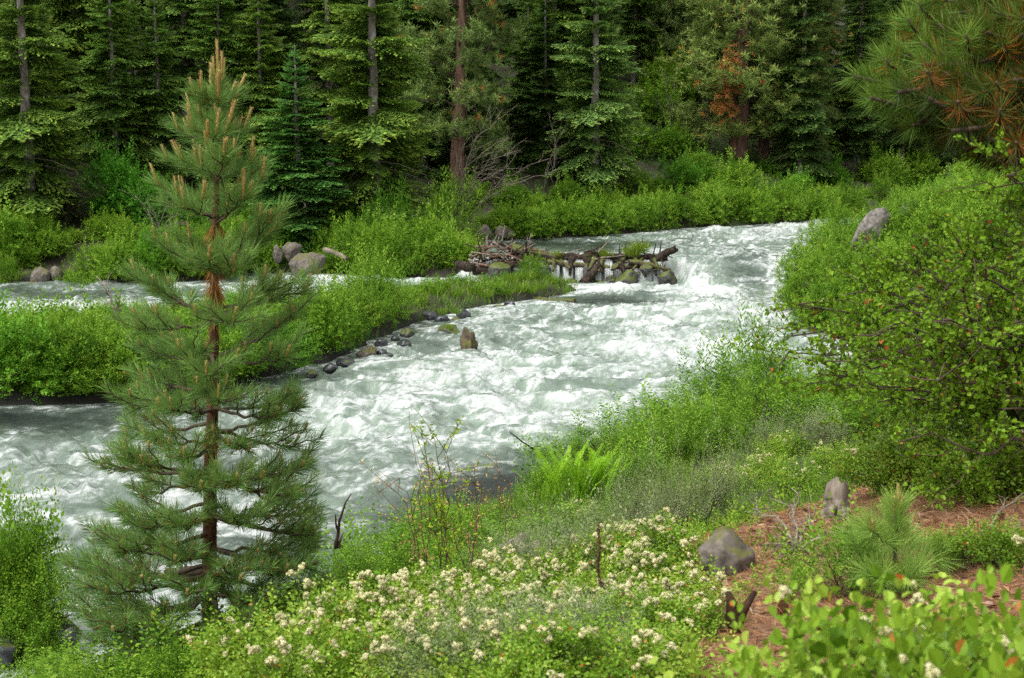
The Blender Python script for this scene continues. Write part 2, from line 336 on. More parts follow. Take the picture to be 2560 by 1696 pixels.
# water: a sheet with real waves; foam is the aerated (white) water riding on it
CL = np.array([(60, 116), (36, 97), (24, 86), (17.5, 78), (13, 70), (9.6, 63), (8.0, 57), (6.2, 50), (4.4, 44), (2.0, 38), (-1.2, 33), (-5.4, 29), (-10.5, 26), (-17, 24.2), (-26, 23), (-40, 22.4), (-70, 22)], float)
for _ in range(4):
    q = np.empty((len(CL) * 2 - 2, 2)); q[0::2] = .75 * CL[:-1] + .25 * CL[1:]; q[1::2] = .25 * CL[:-1] + .75 * CL[1:]; CL = np.vstack([CL[:1], q, CL[-1:]])
def flow_tn(X, Y, CL):
    P = np.stack([X, Y], 1); best = np.full(len(P), 1e9); t_ = np.zeros(len(P)); n_ = np.zeros(len(P)); acc = 0
    for a, b in zip(CL[:-1], CL[1:]):
        e = b - a; L = np.hypot(*e)
        if L < 1e-6: continue
        t = np.clip(((X - a[0]) * e[0] + (Y - a[1]) * e[1]) / L ** 2, 0, 1); dx, dy = X - a[0] - t * e[0], Y - a[1] - t * e[1]; d = np.hypot(dx, dy)
        k = d < best; best[k] = d[k]; t_[k] = acc + t[k] * L; n_[k] = (d * np.sign(e[0] * dy - e[1] * dx))[k]; acc += L
    return t_, n_
CL = CL[::3]
wx, wy = np.arange(-30, 30, .085), np.concatenate([np.arange(14.5, 40, .075), np.arange(40, 66, .1), np.arange(66, 100, .16)])
WX, WY = np.meshgrid(wx, wy); X, Y = WX.ravel(), WY.ravel(); P2 = np.stack([X, Y], 1)
T_, N_ = flow_tn(X, Y, CL)
left = sstep(-1.5, -4, X) * sstep(44, 47, Y) * (Y < 62)
T_ = np.where(left > .5, -X * .95 + .2 * Y, T_); N_ = np.where(left > .5, Y * 1.0 + .15 * X, N_)
sh = -shore(P2)                                                     # metres of open water to the nearest bank
# how rough the river runs, by place
def blob(x, y, rx, ry, rot=0):
    c, s_ = math.cos(R(rot)), math.sin(R(rot)); dx, dy = X - x, Y - y
    return np.exp(-(((dx * c + dy * s_) / rx) ** 2 + ((-dx * s_ + dy * c) / ry) ** 2))
I = .575 + 0 * X
I = I - .50 * blob(-12.5, 31.6, 4.2, 1.5) - .80 * blob(.4, 25.2, 2.0, 2.0) - .25 * blob(-3.0, 22.6, 2.2, 1.2) - .35 * blob(-7, 35.2, 3.0, 1.3, 50) - .45 * blob(3.8, 51.8, 2.2, 1.6)
I = I - .40 * blob(2.5, 64.8, 5.0, 3.0) + .10 * blob(13.5, 70, 3, 5) - .22 * blob(9.6, 57.6, 1.0, 3.2) - .18 * blob(-2.6, 44, 1.2, 3)
I = I + .30 * blob(7.6, 55.2, 1.7, 1.9) + .28 * blob(4.6, 55.0, 3.2, .9) + .22 * blob(6.5, 49, 3.2, 3) + .20 * blob(5, 41, 3.4, 3) + .16 * blob(-1, 37.5, 2.2, 1.6) + .15 * blob(-4.5, 31, 2.2, 1.6) + .16 * blob(1, 33, 3, 2.4)
I = I - .22 * blob(-17.5, 54, 6, 2.2) + .42 * blob(-16.2, 49.0, 1.8, 1.3) + .30 * blob(-7.5, 57.2, 4.5, 1.6) + .35 * blob(-1.6, 56.8, 1.6, 1.2) + .12 * blob(16, 75, 4, 3) - .2 * blob(-5.5, 27.5, 1.6, 1.2)
I = I + .32 * blob(-6.0, 18.3, .9, 1.8, -25) - .12 * blob(-8, 22, 3, 1.5)
I = I + .5 * blob(2.6, 58.6, 4.2, .5)
I = np.clip(I, .04, 1.0)
# wave train: warped in flow coordinates, fast swells of a few metres, chop and ripple on top
wt, wnn = T_ + 1.0 * fbm(X * .33, Y * .33, 3, 21), N_ + 1.3 * fbm(X * .3 + 40, Y * .3, 3, 22)
big = fbm(wt * .30, wnn * .20, 3, 31)
ridge = 1 - np.abs(fbm(wt * .55 + 5, wnn * .30, 4, 41)) * 1.7
mid = 1 - np.abs(fbm(wt * 1.25, wnn * .70 + 9, 3, 51)) * 1.7
fine = fbm(wt * 3.6, wnn * 2.1, 3, 61)
near_w = sstep(0, 1.4, sh)
HZ = water_z(X, Y) + near_w * (I ** 1.1) * (.32 * big + .28 * ridge + .17 * mid + .06 * fine - .18) + .008 * fbm(wt * 2.2, wnn * 4, 3, 71) * (1 - I)
# where it is white: torn veils strung along the flow, thickest on crests and below drops
wt2, wn2 = wt + .55 * fbm(X * 1.1, Y * 1.1, 3, 81), wnn + .45 * fbm(X * 1.1 + 9, Y * 1.1, 3, 82)
veil = fbm(wt2 * .46, wn2 * 1.05, 6, 91, .66)
strand = 1 - np.abs(fbm(wt2 * .62, wn2 * 1.5, 5, 95, .6)) * 2.2
lace = 1 - np.abs(fbm(wt2 * 2.3, wn2 * 4.2, 4, 97, .65)) * 2.0
foam = (I - .52) * 1.55 + .40 * veil + .26 * ridge + .26 * strand + .36 * lace + .12 * big - .03 - .10
foam = sstep(-.34, 1.38, foam)
foam = np.clip(foam + .30 * sstep(.45, .95, strand) * sstep(.2, .55, I) * sstep(-.3, .4, veil), 0, 1)
shore_f = sstep(.55, .1, sh) * sstep(-.1, .3, fbm(X * 2.5, Y * 2.5, 3, 99)) * sstep(.2, .5, I); foam = np.clip(foam + .5 * shore_f, 0, 1)
milk = np.clip(I * 1.35 + .15 * veil - .12, 0, 1)
keep = (sh > -1.3)
vid = np.cumsum(keep) - 1
Q = grid_quads(len(wx), len(wy)); Q = Q[keep[Q].all(1)]
V = np.stack([X, Y, HZ], 1)[keep]; Q = vid[Q]
def water_mat(name):
    m, n, l, out = nt(name)
    def at_(nm): a = n.new('ShaderNodeAttribute'); a.attribute_name = nm; return a.outputs['Fac']
    ge = n.new('ShaderNodeNewGeometry')
    mp = n.new('ShaderNodeMapping'); mp.inputs['Rotation'].default_value = (0, 0, R(30)); mp.inputs['Scale'].default_value = (1, .6, .6); l.new(ge.outputs['Position'], mp.inputs[0])
    no = n.new('ShaderNodeTexNoise'); no.inputs['Scale'].default_value = 6.0; no.inputs['Detail'].default_value = 9; no.inputs['Roughness'].default_value = .68; no.inputs['Distortion'].default_value = .9; l.new(mp.outputs[0], no.inputs['Vector'])
    fo = at_('foam'); mi = at_('milk')
    # break the foam edge with fine noise
    a = n.new('ShaderNodeMath'); a.operation = 'SUBTRACT'; l.new(no.outputs['Fac'], a.inputs[0]); a.inputs[1].default_value = .5
    k = n.new('ShaderNodeMath'); k.operation = 'MULTIPLY_ADD'; l.new(a.outputs[0], k.inputs[0]); k.inputs[1].default_value = 1.5; l.new(fo, k.inputs[2])
    fr = n.new('ShaderNodeMapRange'); fr.interpolation_type = 'SMOOTHSTEP'; fr.inputs[1].default_value = .08; fr.inputs[2].default_value = 1.0; l.new(k.outputs[0], fr.inputs[0])
    deep = ramp(n, [(0, (.022, .028, .025)), (.35, (.065, .088, .068)), (.75, (.18, .235, .185)), (1, (.35, .405, .35))]); l.new(mi, deep.inputs[0])
    mx = n.new('ShaderNodeMix'); mx.data_type = 'RGBA'; l.new(fr.outputs[0], mx.inputs[0]); l.new(deep.outputs[0], mx.inputs[6]); mx.inputs[7].default_value = (.48, .50, .493, 1)
    p = n.new('ShaderNodeBsdfPrincipled'); l.new(mx.outputs[2], p.inputs['Base Color']); p.inputs['IOR'].default_value = 1.33
    rr = n.new('ShaderNodeMapRange'); rr.inputs[3].default_value = .12; rr.inputs[4].default_value = .75; l.new(fr.outputs[0], rr.inputs[0]); l.new(rr.outputs[0], p.inputs['Roughness'])
    b = n.new('ShaderNodeBump'); b.inputs['Strength'].default_value = .55; b.inputs['Distance'].default_value = .05; l.new(no.outputs['Fac'], b.inputs['Height']); l.new(b.outputs[0], p.inputs['Normal'])
    l.new(p.outputs[0], out.inputs['Surface']); return m
M['water'] = water_mat('river_water')
g = Geo(); g.add(V, Q); me = g.mesh('water', M['water'], True)
for nm, arr in (('foam', foam), ('milk', milk)):
    me.attributes.new(nm, 'FLOAT', 'POINT').data.foreach_set('value', arr[keep].astype(np.float32))
o = link('water', me); o['kind'] = 'structure'
# the river beyond the picture's sides, one calm sheet
g = Geo(); xs, ys = np.array([-300., -29.95]), np.array([10., 60.]); g.add(np.stack([*np.meshgrid(xs, ys), np.full((2, 2), -.05)], -1), [[0, 1, 3, 2]])
me = g.mesh('water_downstream', M['water']); o = link('water', me); o['kind'] = 'structure'
for nm, v_ in (('foam', .3), ('milk', .4)): me.attributes.new(nm, 'FLOAT', 'POINT').data.foreach_set('value', np.full(4, v_, np.float32))
# ------------------------------------------------------------------ plant builders
def shoot_template(n, leaf, width, seed, oval=False, spread=.8, droop=.0):
    """a leafy shoot of unit length along +x"""
    r = np.random.default_rng(seed); g = Geo()
    t = (np.arange(n) + r.random(n) * .7) / n; az = np.arange(n) * 2.4 + r.random(n) * .8
    ax = np.array([1.0, 0, 0]); rad = np.stack([0 * az, np.cos(az), np.sin(az)], -1)
    P = np.stack([t, 0 * t, -droop * t * t], -1) + rad * .03
    D = unit(ax * (.45 + .5 * t[:, None]) + rad * spread + r.normal(size=(n, 3)) * .15)
    N = unit(np.array([.55, 0, .75]) + r.normal(size=(n, 3)) * .35)
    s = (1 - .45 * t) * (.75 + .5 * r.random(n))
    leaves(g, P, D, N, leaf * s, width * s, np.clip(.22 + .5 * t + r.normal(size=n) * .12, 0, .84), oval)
    return g.arrays()

def lobed_dome(r, w, h, n):
    """centres and radii of the lobes of a shrub of width w and height h, standing on z = 0"""
    C, Rr = [], []
    for k in range(n):
        a = r.random() * 6.283; q = math.sqrt(r.random()); rad = (.17 + .27 * r.random()) * min(w, h * 1.4)
        x, y = math.cos(a) * q * (w / 2 - rad * .75), math.sin(a) * q * (w / 2 - rad * .75)
        zt = h * math.sqrt(max(.12, 1 - (q * .92) ** 2)) * (.66 + .46 * r.random())
        C.append((x, y, max(zt - rad, rad * .55))); Rr.append(rad)
        if zt > rad * 3: C.append((x * 1.05, y * 1.05, max(rad * .6, zt * .38))); Rr.append(rad * 1.1)
    return np.array(C), np.array(Rr)

def make_shrub(name, seed, w, h, shoots, tmpl, slen, mat, lobes=9, up=.5, jit=.45, stems=9, stem_mat='bark_dark', tall=0, tmpls=None):
    """meshes of a broadleaf shrub: (foliage, stems)"""
    r = np.random.default_rng(seed); C, Rr = lobed_dome(r, w, h, lobes)
    k = r.choice(len(C), shoots, p=Rr ** 2 / (Rr ** 2).sum())
    d = unit(r.normal(size=(shoots, 3)) + np.array([0, 0, .35]))
    inner = r.random(shoots) < .2; q = np.where(inner, .25 + .5 * r.random(shoots), .78 + .28 * r.random(shoots))
    P = C[k] + d * (Rr[k] * q)[:, None]
    P[:, 2] = np.abs(P[:, 2]) * .98 + .02
    D = unit(d * .7 + np.array([0, 0, up]) + r.normal(size=(shoots, 3)) * jit)
    P = P - D * slen * .5
    P[:, 2] = np.maximum(P[:, 2], -.05)
    sc = slen * (.65 + .7 * r.random(shoots))
    if tall:                                                          # a few long wands above the rest
        kk = r.choice(shoots, tall); top = P[kk] * np.array([1, 1, .6]) + np.array([0, 0, h * .45])
        P = np.concatenate([P, top]); D = np.concatenate([D, unit(np.array([0, 0, 1.0]) + r.normal(size=(tall, 3)) * .18)]); sc = np.concatenate([sc, slen * (1.5 + r.random(tall))])
    lob = r.normal(size=len(C)) * .15
    dT = np.concatenate([lob[k], np.zeros(len(P) - shoots)]) + r.normal(size=len(P)) * .07
    g = Geo(); ts = tmpls or [tmpl]; grp = r.integers(0, len(ts), len(P))
    for i, t in enumerate(ts):
        s = grp == i
        if s.any(): stamp(g, t, frames(D[s], r), P[s], sc[s], dT[s])
    for a in g.T:
        np.minimum(a, .85, out=a)
        if mat == 'gloss': a[r.random(len(a)) < .014] = .93 + .07 * r.random()
    gs = Geo()
    for i in range(stems):
        c = C[r.integers(len(C))]; b = np.array([c[0] * .18 + r.normal() * .05 * w, c[1] * .18 + r.normal() * .05 * w, -.12])
        tip = c + r.normal(size=3) * .25 * Rr.mean()
        pts = curve(b, tip, 7, 0, .02 * h, r, up0=(tip - b) * np.array([.2, .2, .6]))
        tube(gs, pts, np.linspace(.012, .004, 7) * (w + h) * .5, 5)
        for q in range(3):
            e = pts[3 + q % 3]; tube(gs, curve(e, e + unit(r.normal(size=3) + [0, 0, .8]) * .4 * h, 5, 0, .02, r), np.linspace(.006, .002, 5) * (w + h) * .5, 4)
    return g.mesh(name + '_foliage', M[mat]), gs.mesh(name + '_stems', M[stem_mat])

def fir_branch(seed, ntw=26, nq=9):
    r = np.random.default_rng(seed); g = Geo(); P, D, N, L, W, T = [], [], [], [], [], []
    for i in range(ntw):
        x = .10 + .88 * (i + r.random() * .5) / ntw
        ln = (.40 * (1 - x) + .12) * (.75 + .4 * r.random())
        for s in (-1, 1):
            d = unit(np.array([.72, s * .8, r.normal() * .10 - .08])); nn = max(2, int(nq * (.4 + ln * 2)))
            for q in range(nn):
                f = (q + .3) / nn
                P.append([x + d[0] * ln * f, d[1] * ln * f, d[2] * ln * f - .12 * ln * f * f + r.normal() * .012]); D.append(d + r.normal(size=3) * .22 + [0, 0, .10 * (f > .7)])
                N.append([r.normal() * .25, r.normal() * .25 + s * .2, 1]); L.append(ln / nn * 2.0); W.append(.030 + .012 * r.random()); T.append(.18 + .42 * f * (.5 + .5 * x) + .28 * (f > .75) + r.normal() * .10)
    for q in range(10):
        x = .1 + q * .092; P.append([x, 0, .01]); D.append([1, r.normal() * .2, .08]); N.append([0, r.normal() * .3, 1]); L.append(.15); W.append(.04); T.append(.3 + .03 * q)
    leaves(g, np.array(P), np.array(D, float), np.array(N, float), np.array(L), np.array(W), np.clip(T, 0, 1))
    return g.arrays()
FIRB = [fir_branch(100 + i) for i in range(5)]

def make_fir(seed, H, Lmax, z0=.06, dens=1.0, pw=.75, bare=0.0, trunk_r=.2, droop=.28, mat='fir', bark='bark_grey', lean=(0, 0), open_=0.0, dead=16):
    """meshes (crown, trunk, dead_branches) of a fir of height H; open_ thins the crown to show the trunk"""
    r = np.random.default_rng(seed); n = int(H * 21 * dens)
    z = (z0 + (1 - z0) * (np.arange(n) + r.random(n)) / n) ** 1.0; z = z + r.normal(size=n) * .006; z = np.clip(z, z0, .992)
    prof = np.clip((1 - z), 0, 1) ** pw * (1 - .35 * np.clip((.25 - z) / .25, 0, 1))
    clump = 1 + .28 * np.sin(z * H * 2.1 + r.random() * 6) * r.random(n)
    L = Lmax * (prof + .03) * (.62 + .5 * r.random(n)) * clump
    az = np.arange(n) * 2.399 + r.normal(size=n) * .5
    keep = np.ones(n, bool)
    if open_: keep = ~((r.random(n) < open_) & (np.abs(np.cos(az * 1.0)) > -1) & (np.sin(az) < -.35))
    z, L, az = z[keep], L[keep], az[keep]; n = len(z)
    el = np.interp(z, [0, .35, .75, 1], [R(-16), R(-6), R(14), R(50)]) + r.normal(size=n) * R(7)
    D = np.stack([np.cos(az) * np.cos(el), np.sin(az) * np.cos(el), np.sin(el)], -1)
    P = np.stack([lean[0] * z * H + 0 * z, lean[1] * z * H + 0 * z, z * H], -1)
    g = Geo(); grp = r.integers(0, 5, n); Rm = frames(D, r)
    lighter = r.normal(size=n) * .06
    for i in range(5):
        s = grp == i; V, Q, T = FIRB[i]
        Vb = V.copy(); Vb[:, 2] -= droop * (V[:, 0] ** 2) * (1 - .55 * V[:, 0]) + .10 * (V[:, 1] ** 2)
        if s.any(): stamp(g, (Vb, Q, T), Rm[s], P[s], np.stack([L[s], L[s] * (.8 + .4 * r.random(s.sum())), L[s]], -1), lighter[s])
    gt = Geo(); zz = np.linspace(-.06, 1, 18); tube(gt, np.stack([lean[0] * zz * H, lean[1] * zz * H, zz * H], -1) + r.normal(size=(18, 3)) * .012, trunk_r * np.clip(1.02 - zz, .02, 1.1) ** .8, 9)
    gd = gt
    for i in range(dead):
        zi = (z0 + r.random() * .35) * H * .8 + .3; a = r.random() * 6.283; ln = Lmax * (.35 + .5 * r.random())
        b = np.array([lean[0] * zi, lean[1] * zi, zi]); e = b + np.array([math.cos(a) * ln, math.sin(a) * ln, -.25 * ln])
        pts = curve(b, e, 7, .05 * ln, .02, r); tube(gd, pts, np.linspace(.022, .005, 7), 4, m=1)
        for q in range(5): k = 2 + q % 5; tube(gd, curve(pts[k], pts[k] + unit(np.array([math.cos(a + r.normal() * .9), math.sin(a + r.normal() * .9), -.5])) * .5, 4, 0, .02, r), [.008, .006, .004, .003], 3, m=1)
    return g.mesh('fir_crown', M[mat]), gt.mesh('fir_trunk', [M[bark], M['wood_grey']], True)

def tuft(seed, n, L, W, fwd=.35):
    """a brush of needles round the origin, the shoot along +x"""
    r = np.random.default_rng(seed); g = Geo(); d = unit(r.normal(size=(n, 3)) + np.array([fwd * 2, 0, .25]))
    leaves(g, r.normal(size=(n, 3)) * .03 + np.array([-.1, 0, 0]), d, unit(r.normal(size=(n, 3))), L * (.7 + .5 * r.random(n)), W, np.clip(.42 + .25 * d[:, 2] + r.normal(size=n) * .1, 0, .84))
    return g.arrays()
TUFT = [tuft(300 + i, 26, .30, .034) for i in range(4)]

def make_pine(seed, H, spread, z0, limbs, trunk_r, lean=(0, 0), dead_frac=.04, tufts=30, up=.15, dead_side=None, droop=.25):
    """meshes (crown, trunk, limb) of an old ponderosa: brushy tufts hung on crooked limbs"""
    r = np.random.default_rng(seed); g, gt = Geo(), Geo(); gl = gt; PP, DD, TT = [], [], []
    zz = np.linspace(-.05, 1, 22); ax = lambda f: np.array([lean[0] * f * H, lean[1] * f * H, f * H])
    tube(gt, np.array([ax(f) for f in zz]) + r.normal(size=(22, 3)) * .02, trunk_r * np.clip(1.05 - zz, .05, 1.2) ** .7, 10)
    for i in range(limbs):
        f = z0 + (1 - z0) * ((i + r.random()) / limbs) ** .9; a = i * 2.399 + r.normal() * .4
        if math.sin(a) < -.55 and f < .62 and r.random() < .42: continue
        ln = spread * (.55 + .55 * r.random()) * np.interp(f, [0, z0, .5 + z0 / 2, 1], [.6, .8, 1, .25]); el = np.interp(f, [z0, 1], [-.12, .75]) + up * r.normal() + up
        b = ax(f); e = b + np.array([math.cos(a) * ln, math.sin(a) * ln, math.sin(el) * ln])
        pts = curve(b, e, 9, ln * .10, ln * .035, r, up0=np.array([math.cos(a), math.sin(a), droop]) * ln * .5); tube(gl, pts, np.linspace(.05, .012, 9) * trunk_r / .3, 5, m=1)
        n = int(tufts * ln / spread) + 6; t = .30 + .72 * r.random(n) ** .8
        p = np.stack([np.interp(t, np.linspace(0, 1, 9), pts[:, c]) for c in range(3)], -1)
        side = np.array([-math.sin(a), math.cos(a), 0]); off = r.normal(size=n) * .26 * ln * (.35 + .65 * t)
        p = p + side * off[:, None] + np.stack([0 * t, 0 * t, r.normal(size=n) * .10 * ln + .05 * ln], -1)
        d = unit(np.array([math.cos(a), math.sin(a), .5]) + r.normal(size=(n, 3)) * .55)
        dead = r.random(n) < dead_frac
        PP.append(p); DD.append(d); TT.append(np.where(dead, .55, r.normal(size=n) * .09 + r.normal() * .05))
        for q in range(3):
            k = r.integers(n); tube(gl, curve(pts[3 + q * 2], p[k], 5, 0, .03, r), [.018, .014, .011, .009, .006], 4, m=1)
    if dead_side is not None:
        for c in dead_side:
            n = 110; p = np.asarray(c) + r.normal(size=(n, 3)) * np.array([.28, .25, .75]); PP.append(p); DD.append(unit(r.normal(size=(n, 3)) + [0, 0, -.6])); TT.append(np.full(n, .6))
    P, D, T = np.concatenate(PP), np.concatenate(DD), np.concatenate(TT); grp = r.integers(0, 4, len(P)); Rm = frames(D, r)
    for i in range(4):
        s = grp == i; stamp(g, TUFT[i], Rm[s], P[s], .8 + .5 * r.random(s.sum()), T[s])
    return g.mesh('pine_crown', M['pine_far']), gt.mesh('pine_trunk', [M['bark_brown'], M['bark_dark']], True)

def make_rock(seed, mat, size=(1, 1, 1), cuts=7, rough=.18, sub=4):
    r = np.random.default_rng(seed); bm = bmesh.new(); bmesh.ops.create_icosphere(bm, subdivisions=sub, radius=1.0)
    P = np.array([v.co for v in bm.verts])
    for _ in range(cuts):
        d = unit(r.normal(size=3)); c = .62 + .25 * r.random(); k = P @ d - c; P = P - np.where(k > 0, k, 0)[:, None] * d * .88
    P = P * (1 + rough * pn3(P * 1.6 + seed, seed)[:, None] + rough * .45 * pn3(P * 4 + seed, seed + 1)[:, None] + rough * .2 * pn3(P * 9, seed + 2)[:, None])
    P = P * np.asarray(size) * .5
    for v, c in zip(bm.verts, P): v.co = c
    me = bpy.data.meshes.new('rock'); bm.to_mesh(me); bm.free()
    for f in me.polygons: f.use_smooth = True
    me.materials.append(M[mat]); return me

# ------------------------------------------------------------------ the forest on the far slope
def shade(c, f): return tuple(min(1, x * f) for x in c)
FIRV = [make_fir(1, 15, 3.3, .05, 1.0, .72, open_=.42, droop=.22, trunk_r=.31),
        make_fir(2, 11, 2.6, .04, 1.15, .85, droop=.16, trunk_r=.16, dead=6),
        make_fir(3, 17, 3.3, .06, .9, .70, open_=.2, droop=.30, trunk_r=.24),
        make_fir(4, 20, 3.1, .10, .8, .65, droop=.35, trunk_r=.28, dead=24),
        make_fir(5, 18, 2.3, .12, .8, .6, open_=.35, droop=.30, trunk_r=.22, dead=26)]
FIRH = [15, 11, 17, 20, 18]
C_LIGHT, C_MID, C_DARK, C_BLUE, C_SILV, C_YEL = (2.1, 1.85, 1.4), (2.1, 1.85, 1.35), (1.7, 1.65, 1.35), (1.4, 1.75, 1.75), (2.5, 2.2, 2.6), (2.05, 1.8, 1.35)
def fir(u, y, var, height, color, label, rz, group='conifers of the far bank', wide=1.0, dz=0):
    x = at(u, 150, y)[0]; f = height / FIRH[var]; c, t = FIRV[var]
    wide = 1.6 if 'thin bare leader' in label and 'between' in label else wide
    o = thing('fir_tree', label, 'fir tree', (x, y, gz(x, y) + dz), R(rz), group, (f * wide, f * wide, f))
    link('crown', c, o, color=color); link('trunk', t, o)
    return o
FIRS = [  # u, y, variant, height, colour, label, turn
 (28, 63, 0, 15.5, C_LIGHT, 'tall light green fir with a pale spotted trunk at the far left', 12),
 (-38, 67, 2, 17, C_MID, 'fir half cut off at the left edge behind the pale-trunked fir', 10),
 (82, 72, 2, 18, C_LIGHT, 'fir with layered yellow-green sprays right of the pale spotted trunk', 80),
 (136, 70, 1, 9.6, C_MID, 'low fir with flat dark sprays above the blue-green broadleaf bush', 130),
 (116, 67.5, 2, 12, C_DARK, 'dark fir rising behind the blue-green broadleaf bush', 12),
 (160, 69, 1, 10.5, C_DARK, 'shaded fir with boughs down to the ground left of the young pine', 61),
 (222, 70, 2, 13, C_DARK, 'dark fir behind the boughs right of the young pine tip', 200),
 (262, 70, 1, 12, C_MID, 'fir filling the gap left of the blue-green young fir', 300),
 (188, 76, 4, 18, C_DARK, 'dark fir in the gap just left of the young pine tip', 220),
 (248, 79, 3, 19, C_DARK, 'tall dark fir behind the top of the young pine', 20),
 (297, 63.5, 1, 8.9, C_BLUE, 'blue-green young fir with thin bare leader between young pine and tall fir', 75),
 (374, 65, 0, 16.5, C_YEL, 'tall yellow-green fir with bare grey trunk showing near its top', 8),
 (330, 74, 4, 18, C_MID, 'slim fir behind the blue-green young fir and its bare leader', 300),
 (424, 78, 3, 20, C_DARK, 'dark fir behind the brown leaning pine trunk', 10),
 (528, 80, 1, 10.5, C_DARK, 'low black-green fir in the shade beside the leaning pine', 190),
 (553, 84, 2, 18, C_MID, 'deep green fir between leaning pine and silvery fir', 265),
 (595, 76, 0, 14.6, C_SILV, 'silvery green fir with straight trunk in the middle of the far bank', -10),
 (632, 99, 4, 17, C_DARK, 'dark fir up the slope behind the silvery fir', 33),
 (668, 103, 3, 20, C_MID, 'fir with drooping grey boughs left of the brown-trunked pine', 120),
 (812, 94, 3, 19, C_YEL, 'yellow-green fir against the right side of the big pine', 70),
 (858, 100, 4, 17, C_MID, 'fir with a straight pale trunk between big pine and overhanging boughs', 230),
 (905, 98, 1, 12, C_BLUE, 'short blue-green fir left of the overhanging pine boughs', 15),
 (884, 108, 2, 18, C_DARK, 'dark fir high behind the short blue-green fir', 140),
 (960, 104, 3, 19, C_DARK, 'dark fir hidden behind the overhanging pine boughs', 95),
 (1010, 100, 2, 17, C_MID, 'fir behind the boughs at the right edge', 330),
 (1060, 108, 2, 18, C_MID, 'fir just past the right edge of the far slope', 200),
]
for u, y, var, h_, c_, lab, rz in FIRS: fir(u, y, var, h_, c_, lab, rz)
# the second and third rows close the slope behind them; nothing tells these apart
rr = random.Random(5)
for row, (y0, n, off) in enumerate(((77, 16, 30), (86, 22, 10), (97, 24, -20), (110, 26, 15))):
    for k in range(n):
        u = -70 + (1180 / n) * k + off + rr.uniform(-14, 14)
        if row == 0 and u > 560: continue
        if 612 < u < 790 and row == 1: continue
        if 618 < u < 690 and row == 2: continue
        fir(u, y0 + rr.uniform(-3, 4) + max(0, (u - 640) * .022), rr.choice((2, 3, 3, 4) if row else (1, 2, 1)), rr.uniform(15, 21) if row else rr.uniform(7, 15), shade(rr.choice((C_DARK, C_MID, C_DARK, C_LIGHT)), rr.uniform(.75, 1.0)),
            'dark conifer crowded into the back rows of the forest slope', rr.uniform(0, 360), 'conifers of the back rows')

PINA = make_pine(21, 19, 3.6, .16, 78, .42, (.035, 0), .015, 52)
PINB = make_pine(22, 20, 3.9, .07, 104, .46, (.012, 0), .015, 66, droop=.05)
def pine(u, y, ms, label, rz=0, sc=1.0, dz=0, color=(1, 1, 1), wide=1):
    x = at(u, 150, y)[0]; o = thing('pine_tree', label, 'pine tree', (x, y, gz(x, y) + dz), R(rz), 'old pines of the far bank', (sc * wide, sc * wide, sc))
    link('crown', ms[0], o, color=color); link('trunk', ms[1], o); return o
pine(456, 73, PINA, 'old pine with a leaning red-brown trunk above the grey dead brush', 0, .95, color=(1.6, 1.6, 1.5))
pb = pine(738, 88, PINB, 'big ragged pine with brown trunk and orange dead boughs at right of the far bank', 0, 1.0, color=(2.1, 1.95, 1.7), wide=1.3)
gdead = Geo(); r_ = np.random.default_rng(77)
for c in ((-.8, -2.6, 6.1), (-1.0, -2.7, 5.4), (-.8, -2.6, 4.7), (-1.2, -2.6, 4.0), (-1.0, -2.6, 3.3)):
    n = 34; P = np.array(c) + r_.normal(size=(n, 3)) * np.array([.25, .22, .36]); stamp(gdead, TUFT[0], frames(unit(r_.normal(size=(n, 3)) + [0, 0, -.9]), r_), P, .6 + .4 * r_.random(n), np.full(n, .62))
link('dead_bough', gdead.mesh('dead_bough', M['pine_far']), pb)['label'] = 'hanging bough of dead orange needles'
pine(764, 92, PINB, 'darker second pine trunk close behind the big ragged pine', 120, .8, color=(1.05, 1.05, 1.0))
pine(210, 86, PINA, 'pine with soft grey-green tufts high behind the young pine', 90, 1.0, color=(1.3, 1.3, 1.1))
pine(148, 88, PINB, 'brushy pine showing between the left firs high on the slope', 40, .95, color=(1.2, 1.25, 1.0))
pine(690, 99, PINB, 'thin pine behind the left side of the big ragged pine', 200, .9, color=(1.2, 1.2, 1.1))
pine(800, 92, PINB, 'pine with brushy olive crown right of the big ragged pine', 300, .72, color=(1.4, 1.35, 1.1))
# ------------------------------------------------------------------ shrubs of the banks and the island
TS = [shoot_template(20, .20, .12, 500 + i, spread=.8) for i in range(3)]        # rounded leaves
TW = [shoot_template(24, .17, .050, 510 + i, spread=.6, droop=.1) for i in range(3)]  # narrow leaves
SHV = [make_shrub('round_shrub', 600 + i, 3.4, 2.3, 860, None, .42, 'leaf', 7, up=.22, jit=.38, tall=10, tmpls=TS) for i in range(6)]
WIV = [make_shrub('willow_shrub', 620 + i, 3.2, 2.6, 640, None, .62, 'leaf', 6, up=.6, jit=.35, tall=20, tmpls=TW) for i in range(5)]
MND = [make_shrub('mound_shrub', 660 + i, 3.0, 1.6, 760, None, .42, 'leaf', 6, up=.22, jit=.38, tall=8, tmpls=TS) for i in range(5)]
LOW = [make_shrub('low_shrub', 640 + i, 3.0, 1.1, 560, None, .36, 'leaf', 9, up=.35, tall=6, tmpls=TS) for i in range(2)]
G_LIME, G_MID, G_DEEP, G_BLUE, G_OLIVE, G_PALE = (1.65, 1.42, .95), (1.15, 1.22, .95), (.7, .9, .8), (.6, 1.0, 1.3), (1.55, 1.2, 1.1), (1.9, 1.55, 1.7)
bush_r = random.Random(3)
def far_y(u, poly, y0):
    ys = np.arange(y0, 130, .1); q = np.stack([(at(u, 150, 1)[0]) * ys, ys], 1); k = np.nonzero(sdist(q, poly) > 0)[0]
    return ys[k[0]] if len(k) else 100
